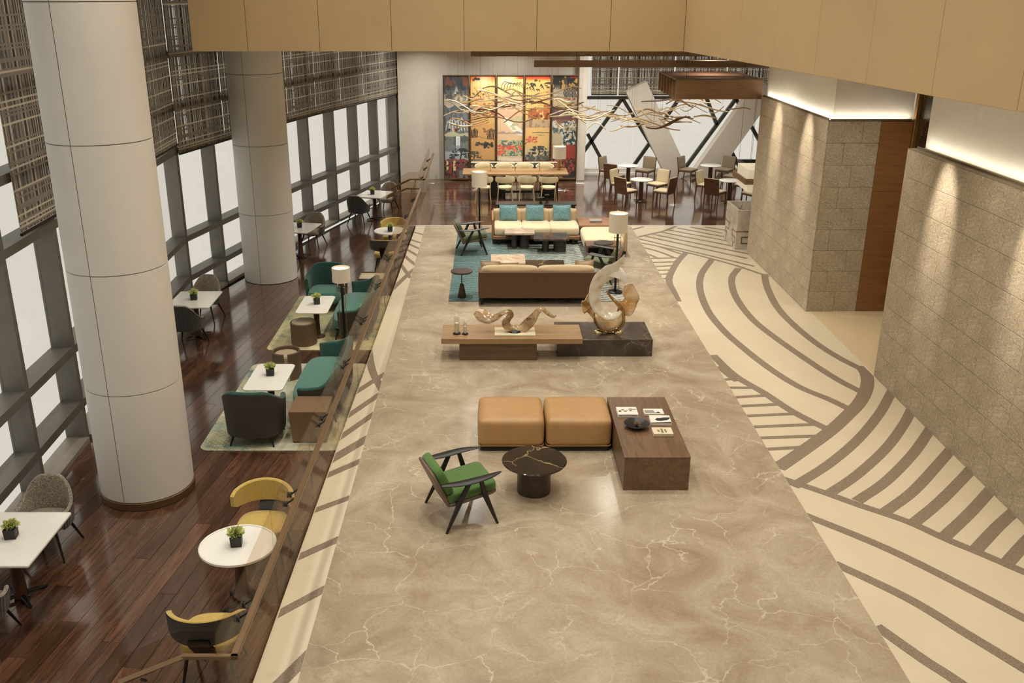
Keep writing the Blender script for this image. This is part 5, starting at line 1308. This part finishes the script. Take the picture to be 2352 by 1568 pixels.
for x0, x1, y0, y1 in ((-.45, .45, -.62, -.54), (-.45, .45, .54, .62), (-.45, -.37, -.54, .54), (.37, .45, -.54, .54)): m.box(x0, x1, y0, y1, 1.24, 1.36)
m.build('frame', M['black_metal'], t, smooth=False)
for x, y in ((-.41, -.58), (.41, -.58), (-.41, .58), (.41, .58)): MB().cyl((x, y, 1.36), (x, y, 4.83), .004, seg=6).build('wire', M['black_metal'], t)

# ------------------------------------------------------------------ wooden ceiling elements
t = thing('ceiling_beam', 'long brown wooden ceiling beam nearest the white wall above the painted screen', 'beam', (0, 26.0, 0))
MB().box(-.50, 9.2, -.10, .10, 4.20, 4.36, .004).build('beam', M['beam_wood'], t, smooth=False)
for x in (0, 2, 4, 6, 8): MB().cyl((x, 0, 4.36), (x, 0, 4.83), .006, seg=6).build('hanger', M['black_metal'], t)
MB().lathe([(0, 4.195), (.06, 4.195), (.06, 4.20)], 20, 3.2, 0).build('recessed_light', M['lantern_glow'], t)
t = thing('ceiling_beam', 'long brown wooden ceiling beam lower in the picture, starting over the screen', 'beam', (0, 22.6, 0))
MB().box(1.02, 9.2, -.12, .12, 4.16, 4.30, .004).build('beam', M['beam_wood'], t, smooth=False)
for x in (2, 4, 6, 8): MB().cyl((x, 0, 4.30), (x, 0, 4.83), .006, seg=6).build('hanger', M['black_metal'], t)
t = thing('fin_canopy', 'hanging canopy of upright wooden fins beside the stone wall', 'canopy', (4.12, 21.76, 0))
fin = MB().box(0, 1.93, -.025, .025, 3.52, 3.94, .003).mesh('fin', M['fin_wood'], False)
for k in range(7): place('fin', fin, t, (0.02 if k else .04, .36*k, 0))
MB().box(.02, 1.93, -.02, 2.2, 3.94, 3.96).build('top_board', M['chair_wood'], t, smooth=False)
for x in (.3, 1.6):
    for y in (.2, 1.9): MB().cyl((x, y, 3.96), (x, y, 4.83), .005, seg=6).build('hanger', M['black_metal'], t)

# ------------------------------------------------------------------ suspended branch sculpture
t = thing('hanging_sculpture', 'suspended cloud of curved wooden branches above the dining floor', 'sculpture', (0, 0, 0))
r_ = random.Random(5); mats = [M['branch_pale'], M['branch_pale'], M['branch_pale'], M['branch_pale'], M['branch_brown'], M['branch_dark']]
for k in range(92):
    f = (k+.5)/92; x = lerp(-1.0, 6.0, f)+r_.uniform(-.25, .25); y = r_.uniform(23.6, 27.4); mid = 2.86+.22*math.sin(x*1.15+.6)
    z = mid+r_.gauss(0, .16)+(y-25.5)*-.02; L = r_.uniform(.45, 1.35); a_ = r_.gauss(0, .35)+(math.pi if r_.random() < .5 else 0)
    n = 9; amp = r_.uniform(.03, .13)*(1 if r_.random() < .6 else -1); ph = r_.uniform(0, 3.14); tl = r_.gauss(0, .12); pts = []; wob = r_.uniform(-.1, .1)
    for i in range(n):
        s_ = i/(n-1)-.5; pts.append((s_*L*math.cos(a_)-wob*math.sin(s_*4)*math.sin(a_), s_*L*math.sin(a_)+wob*math.sin(s_*4)*math.cos(a_), amp*math.sin(s_*4.6+ph)+tl*s_*L))
    r0 = r_.uniform(.011, .021)
    mt = mats[r_.randrange(6)] if x > 0.9 else mats[2+r_.randrange(4)]
    MB().tube(pts, [r0*(.75+.4*math.sin(3.1*i/(n-1))) for i in range(n)], 7).build('branch', mt, t, (x, y, z))
    for s in (1, n-2):
        if r_.random() < .36:
            px, py, pz = pts[s]; top = 4.83-z
            MB().cyl((px, py, pz), (px, py, top), .0016, seg=4, caps=False).build('wire', M['black_metal'] if r_.random() < .6 else M['brass'], t, (x, y, z), smooth=False)

# ------------------------------------------------------------------ painted folding screen
def col8(*c): return np.array(C(*c)[:3])
def paint(idx, Wn=66, Hn=250):
    g = np.random.default_rng(100+idx); X, Y = np.meshgrid(np.linspace(0, 1, Wn), np.linspace(0, 1, Hn)); img = np.zeros((Hn, Wn, 3))
    def fbm(sx, sy, sd):
        q = np.random.default_rng(sd); out = np.zeros((Hn, Wn)); amp = 1.0; tot = 0
        for o_ in range(4):
            nx, ny = int(sx*2**o_)+2, int(sy*2**o_)+2; G = q.random((ny, nx)); xi = X*(nx-1.001); yi = Y*(ny-1.001); x0 = xi.astype(int); y0 = yi.astype(int); fx = xi-x0; fy = yi-y0
            fx = fx*fx*(3-2*fx); fy = fy*fy*(3-2*fy)
            out += amp*((G[y0, x0]*(1-fx)+G[y0, x0+1]*fx)*(1-fy)+(G[y0+1, x0]*(1-fx)+G[y0+1, x0+1]*fx)*fy); tot += amp; amp *= .5
        return out/tot
    def fill(mask, c, a=1.0):
        m = np.clip(mask, 0, 1)[..., None]*a; img[:] = img*(1-m)+np.array(c)*m
    def grad(stops):
        for k in range(3): img[..., k] = np.interp(Y, [s[0] for s in stops], [s[1][k] for s in stops])
    def hill(y0, amp, c, seed, lo=None, freq=3, a=1.0, shade=None):
        n1 = fbm(freq, 1, seed)[0]; top = y0-amp*(n1-.35)*2; m = (Y > top[None, :]) & (Y < (lo if lo else 2)); fill(m*1.0, c, a)
        if shade is not None:
            n2 = fbm(8, 20, seed+1); fill(m*(n2 > .55)*1.0, shade, .75)
    def line(P, wd, c, a=1.0):
        asp = 3.35/.86; P = np.array(P, float)
        t_ = np.linspace(0, 1, 60*len(P)); k = np.linspace(0, 1, len(P)); px = np.interp(t_, k, P[:, 0]); py = np.interp(t_, k, P[:, 1])
        for x, y in zip(px, py):
            i0, i1 = max(0, int((y-wd)*Hn)-1), min(Hn, int((y+wd)*Hn)+2)
            d = np.hypot((X[i0:i1]-x)/asp, Y[i0:i1]-y); m = np.clip((wd-d)/(.4*wd)+.5, 0, 1)[..., None]*a; img[i0:i1] = img[i0:i1]*(1-m)+np.array(c)*m
    def blobs(x0, x1, y0, y1, n, r0, r1, cols, a=.95):
        for _ in range(n):
            x, y, r = g.uniform(x0, x1), g.uniform(y0, y1), g.uniform(r0, r1); d = np.hypot((X-x)/3.9, (Y-y)*1.3); fill(np.clip((r-d)/(.3*r), 0, 1), cols[g.integers(len(cols))], a)
    def pine(x, y, s, c, tr):
        line([(x, y+s*.55), (x-.04*s*4, y+s*.3), (x+.02, y), (x, y-s*.25)], .006, tr)
        for k, (dx, dy, w_) in enumerate([(-.9, .05, .8), (.75, -.02, .9), (-.5, -.18, .9), (.45, -.24, .8), (0, -.36, 1.0), (.95, .16, .6), (-1.2, .22, .5)]):
            cx, cy = x+dx*s*2.6, y+dy*s*1.2; m = np.clip(1-((X-cx)/(w_*s*2.3))**2-((Y-cy)/(.115*s))**2, 0, 1); fill((m > .08)*(fbm(18, 60, 900+k+idx) > .40)*1.0, c)
    ink = col8(24, 26, 26)
    if idx == 0:
        grad([(0, col8(58, 64, 70)), (.12, col8(62, 70, 78)), (.24, col8(150, 150, 142)), (.30, col8(206, 192, 164)), (.34, col8(200, 190, 168)), (.5, col8(96, 108, 116)), (.7, col8(176, 188, 194)), (.8, col8(170, 180, 188)), (1, col8(96, 100, 104))])
        fill((fbm(9, 24, 1) > .55)*(Y < .24), ink, .6); n1 = fbm(6, 6, 2); pk = np.abs(X-.5+.12*(n1-.5))-(Y-.06)*1.6; fill(np.clip(-pk*5, 0, 1)*(Y < .17)*(fbm(10, 30, 4) > .42), col8(240, 236, 226), .95)
        fill((Y < .09)*(fbm(6, 14, 77) > .56), col8(134, 70, 50), .8)
        fill(np.clip(1-np.abs(Y-.215)/.05, 0, 1)*(fbm(7, 22, 5) > .52), col8(214, 196, 160), .9)
        hill(.30, .05, col8(84, 98, 104), 6, .36); hill(.36, .06, col8(112, 120, 124), 8, .56, 4, 1, col8(70, 80, 88))
        for k in range(7): line([(.05+.13*k, .52), (.12+.12*k, .44-.02*(k % 3)), (.2+.12*k, .43), (.26+.12*k, .53)], .004, col8(206, 204, 196), .9)
        blobs(.05, .6, .50, .53, 8, .01, .025, [col8(206, 196, 176), col8(172, 82, 58), ink]); hill(.555, .03, col8(196, 196, 164), 12, .585, 2); hill(.60, .03, col8(120, 128, 118), 14, .73, 3, 1, col8(70, 82, 86))
        fill((np.abs(X-.56-.05*(Y-.6)) < .09)*(Y > .585)*(Y < .76), col8(226, 236, 242)); fill((np.abs(X-.56) < .015)*(Y > .6)*(Y < .73), col8(170, 190, 204), .7)
        hill(.68, .02, col8(120, 132, 142), 15, .74, 3, .6); pine(.68, .765, .12, col8(38, 52, 50), ink)
        hill(.82, .035, col8(92, 50, 44), 20, None, 4, .85); fill((Y > .81)*(fbm(14, 40, 22) > .52), col8(150, 52, 34)); fill((Y > .84)*(fbm(12, 30, 23) > .57), ink); fill((Y > .83)*(Y < .93)*((np.abs(X-.1) < .05) | (np.abs(X-.4) < .05))*(fbm(6, 40, 25) > .4), col8(236, 208, 152))
        fill((Y > .92)*(X > .6)*(fbm(10, 30, 26) > .5), col8(120, 128, 132))
    elif idx == 1:
        grad([(0, col8(226, 92, 32)), (.035, col8(236, 130, 44)), (.07, col8(238, 196, 110)), (.2, col8(222, 180, 112)), (.32, col8(196, 152, 86)), (.5, col8(206, 164, 104)), (.7, col8(206, 164, 104)), (.74, col8(206, 176, 132)), (1, col8(150, 132, 110))])
        fill(np.clip(1-np.hypot((X-.55)/.5, (Y-.06)/.09), 0, 1), col8(255, 244, 190), .9)  # pale glow of the grazing lights painted into the panel top
        blobs(.05, .35, .02, .04, 6, .01, .02, [ink]); hill(.17, .10, col8(226, 186, 122), 31, None, 2, .8); hill(.24, .06, col8(212, 170, 104), 33, None, 3, .8)
        for k in range(9): x = g.uniform(.1, .9); y = g.uniform(.06, .25); line([(x, y), (x+.1, y+.03), (x+.14, y+.06)], .002, col8(90, 74, 40), .8)
        blobs(.05, .55, .16, .19, 6, .008, .016, [col8(100, 92, 50)]); fill((fbm(6, 40, 36) > .5)*(Y > .285)*(Y < .36), col8(96, 58, 36), .9); fill((fbm(8, 60, 37) > .56)*(Y > .26)*(Y < .40), col8(140, 66, 40), .8)
        for k in range(8): y = .31+.022*k; line([(0, y+.03), (.4, y+.01), (.75, y-.02)], .003, col8(84, 56, 34), .75)
        hill(.46, .02, col8(200, 152, 92), 40, None, 3, .7)
        for x, y, s in ((.12, .545, .05), (.82, .55, .06)):
            for k in range(5): line([(x-.12+.06*k, y+s), (x-.09+.06*k, y-s*.7*(1-.2*abs(k-2)))], .005, col8(40, 28, 22))
        fill((np.abs(X-.62) < .12)*(Y > .50)*(Y < .58)*(fbm(8, 40, 41) > .55), col8(150, 96, 56)); line([(0, .6), (.35, .585), (.45, .6), (1, .62)], .002, col8(110, 70, 40), .8)
        blobs(.2, .95, .645, .685, 26, .008, .02, [ink, col8(54, 44, 30), col8(84, 70, 44)]); blobs(.55, .8, .65, .70, 10, .012, .02, [ink]); pine(.12, .78, .09, col8(70, 72, 54), ink)
        hill(.83, .03, col8(120, 118, 108), 45, None, 3, .9, col8(60, 60, 56)); fill((Y > .85)*(fbm(10, 34, 46) > .55), ink, .8)
    elif idx == 2:
        grad([(0, col8(246, 214, 120)), (.05, col8(250, 222, 140)), (.12, col8(236, 206, 140)), (.22, col8(214, 186, 142)), (.34, col8(214, 180, 150)), (.45, col8(214, 188, 152)), (.6, col8(224, 180, 148)), (.72, col8(208, 190, 160)), (1, col8(200, 188, 164))])
        fill(np.clip(1-np.hypot((X-.35)/.45, (Y-.045)/.06), 0, 1), col8(255, 250, 214), .95); fill((Y < .025)*np.clip((X-.6)*4, 0, 1), col8(222, 62, 30))  # near-white lamp glow painted in at the top, then the red corner
        for k in range(7): x = .12+.12*k; line([(x, .14-.01*k), (x+.05, .08-.004*k), (x+.16, .05+.006*k), (x+.28, .06+.01*k)], .0028, col8(60, 54, 40), .85)
        hill(.20, .05, col8(218, 192, 150), 52, None, 2, .6); line([(.4, .19), (.7, .185), (.95, .20)], .002, col8(120, 104, 84), .7); fill((fbm(8, 50, 54) > .5)*(Y > .255)*(Y < .32), col8(156, 132, 112), .8)
        hill(.34, .03, col8(222, 172, 146), 55, .42, 3, .7); cx_ = .34+.75*np.clip((Y-.40)/.17, 0, 1)**1.5; wd_ = .12+.22*np.clip((Y-.40)/.17, 0, 1)+.08*(fbm(5, 16, 56)-.5); fill(np.clip((wd_-np.abs(X-cx_))*9, 0, 1)*np.clip((Y-.395)*60, 0, 1)*np.clip((.585-Y)*50, 0, 1), col8(234, 232, 218)); fill((X > .45+(Y-.4)*.8)*(Y > .385)*(Y < .52)*(fbm(8, 40, 57) > .48), col8(176, 178, 132), .85)
        hill(.545, .02, col8(150, 136, 136), 58, .56, 4, .8); fill((fbm(10, 50, 60) > .46)*(Y > .625)*(Y < .78)*(X > .15), col8(88, 116, 108)); fill((fbm(12, 50, 61) > .55)*(Y > .62)*(Y < .77), col8(176, 176, 128))
        blobs(.0, .75, .675, .72, 26, .01, .022, [col8(226, 104, 72), col8(236, 132, 96), col8(210, 78, 58)]); blobs(.0, .3, .73, .77, 12, .01, .022, [col8(226, 104, 72)]); blobs(.85, 1, .68, .72, 6, .01, .02, [col8(226, 104, 72)])
        hill(.80, .015, col8(226, 214, 190), 63, None, 3); fill((Y > .82)*(fbm(12, 44, 64) > .54), col8(60, 56, 50), .85)
    elif idx == 3:
        grad([(0, col8(220, 48, 24)), (.02, col8(232, 86, 36)), (.05, col8(248, 206, 110)), (.12, col8(232, 192, 112)), (.18, col8(224, 186, 122)), (.24, col8(250, 214, 138)), (.32, col8(232, 192, 130)), (.44, col8(196, 160, 118)), (.5, col8(190, 172, 142)), (.54, col8(176, 170, 156)), (.7, col8(180, 170, 148)), (1, col8(110, 104, 92))])
        blobs(.3, .6, .03, .05, 4, .01, .018, [col8(70, 62, 34)]); hill(.075, .03, col8(236, 200, 120), 71, None, 3, .8)
        for k in range(20): x = g.uniform(0, .95); y = .075+.06*g.random(); line([(x, y), (x+.05, y-.012), (x+.08, y+.012)], .0036, col8(36, 36, 26), .95)
        blobs(.75, 1, .06, .11, 10, .008, .016, [col8(44, 46, 34)]); hill(.14, .04, col8(222, 182, 112), 73, None, 2, .7); line([(0, .2), (.5, .17), (1, .14)], .002, col8(130, 96, 56), .7)
        fill(((fbm(5, 12, 75) > .42))*(Y > .27+.08*np.abs(X-.75))*(Y < .415)*(X > .1), col8(176, 98, 46)); fill((fbm(8, 30, 76) > .55)*(Y > .30)*(Y < .42)*(X > .2), col8(112, 58, 30)); blobs(.5, 1, .28, .36, 8, .015, .028, [col8(200, 116, 56)])
        hill(.44, .04, col8(186, 160, 126), 78, .50, 4, .9, col8(140, 112, 84)); line([(.3, .55), (.6, .545), (1, .55)], .004, col8(112, 110, 92), .8); line([(.5, .57), (.8, .575)], .003, col8(112, 110, 92), .8)
        line([(0, .66), (.2, .62), (.45, .615)], .004, col8(92, 60, 46)); blobs(.0, .5, .585, .65, 26, .008, .018, [col8(222, 122, 90), col8(206, 92, 70)]); hill(.70, .012, col8(190, 182, 160), 80, .8, 2, .6)
        pine(.58, .745, .12, col8(40, 58, 50), ink); hill(.785, .02, col8(70, 78, 72), 82, None, 4, .95, col8(150, 150, 136)); fill((Y > .82)*(fbm(10, 40, 84) > .5), ink, .9)
    else:
        grad([(0, col8(52, 42, 34)), (.1, col8(96, 86, 70)), (.14, col8(176, 168, 150)), (.28, col8(176, 160, 132)), (.33, col8(164, 146, 124)), (.4, col8(120, 104, 100)), (.5, col8(112, 114, 108)), (.56, col8(186, 184, 170)), (.64, col8(180, 182, 176)), (.70, col8(130, 40, 36)), (.82, col8(140, 34, 32)), (1, col8(52, 28, 26))])
        fill((Y < .12)*(fbm(5, 14, 91) > .46), col8(18, 16, 18)); fill((Y < .13)*(fbm(9, 20, 92) > .58), col8(196, 156, 88)); fill((Y < .02)*(X > .7), col8(150, 34, 28))
        for k in range(9): x = .5+.06*k; line([(x, .06+.01*k), (x+.03, .1), (x-.06, .16), (x+.02, .2)], .004, ink, .9)
        hill(.25, .08, col8(196, 168, 122), 93, None, 2, .55); blobs(.65, .95, .215, .225, 4, .01, .018, [col8(150, 40, 34)]); hill(.31, .03, col8(92, 68, 70), 95, .42, 3, 1, col8(64, 54, 60)); hill(.40, .02, col8(112, 62, 60), 96, .45, 3, .8)
        fill((fbm(10, 40, 97) > .5)*(Y > .44)*(Y < .56), col8(48, 84, 88)); fill((fbm(12, 40, 98) > .56)*(Y > .43)*(Y < .56), col8(206, 208, 200)); fill((fbm(8, 34, 99) > .45)*(Y > .54)*(Y < .68)*(X > .45), col8(34, 62, 66)); fill((fbm(10, 40, 101) > .58)*(Y > .54)*(Y < .68)*(X > .4), col8(206, 212, 208))
        fill((Y > .67)*np.clip((X-.42+.3*(fbm(5, 20, 102)-.5))*6, 0, 1), col8(150, 28, 26), .9); fill((Y > .80)*(fbm(12, 40, 103) > .5), col8(58, 24, 26)); fill((Y > .82)*(fbm(14, 50, 104) > .58), col8(170, 92, 58)); fill((Y > .93)*(fbm(8, 20, 105) > .45), ink)
    return np.clip(img, 0, 1)
t = thing('folding_screen', 'tall five-panel painted landscape screen behind the long oak table', 'screen', (-1.50, 30.84, 0))
edges_x = [0, .852, 1.704, 2.597, 3.463, 4.317]
PN = ['left grey panel with a white peak and waterfall', 'ochre panel with dark rocks', 'pale gold panel with red flowers', 'golden panel with an orange forest', 'right panel with dark branches and red foot']
for k in range(5):
    x0, x1 = edges_x[k]+.008, edges_x[k+1]-.008; p = bpy.data.objects.new('screen_panel', None); COL.objects.link(p); p.parent = t; p.location = (x0, (0.03 if k % 2 else 0.0), 0.05); p['label'] = PN[k]
    w = x1-x0; h = 3.30; fr = .055; m = MB()
    for a0, a1, z0, z1 in ((0, w, 0, fr), (0, w, h-.03, h), (0, fr*.6, fr, h-.03), (w-fr*.6, w, fr, h-.03)): m.box(a0, a1, -.03, .03, z0, z1, .003)
    m.build('frame', M['bronze'], p, smooth=False)
    MB().box(.02, w-.02, 0.0, .02, .02, h-.02).build('backing', M['black_wood'], p, smooth=False)
    img = paint(k); Hn, Wn = img.shape[:2]; px = np.linspace(fr*.6, w-fr*.6, Wn+1); pz = np.linspace(h-.03, fr, Hn+1)
    XX, ZZ = np.meshgrid(px, pz); V = np.stack([XX.ravel(), np.full(XX.size, -.004), ZZ.ravel()], 1); I = np.arange(Hn)[:, None]*(Wn+1)+np.arange(Wn)[None, :]
    F = np.stack([I, I+Wn+1, I+Wn+2, I+1], -1).reshape(-1, 4); me = bpy.data.meshes.new('painting')
    me.vertices.add(len(V)); me.vertices.foreach_set('co', V.astype(np.float32).ravel()); me.loops.add(F.size); me.loops.foreach_set('vertex_index', F.astype(np.int32).ravel())
    me.polygons.add(len(F)); me.polygons.foreach_set('loop_start', np.arange(0, F.size, 4, dtype=np.int32)); me.update(calc_edges=True)
    ca = me.color_attributes.new('print', 'FLOAT_COLOR', 'CORNER'); cc = np.ones((F.size, 4), np.float32); cc[:, :3] = np.repeat(img.reshape(-1, 3), 4, axis=0); ca.data.foreach_set('color', cc.ravel())
    me.materials.append(M['painted_print']); place('painting', me, p)
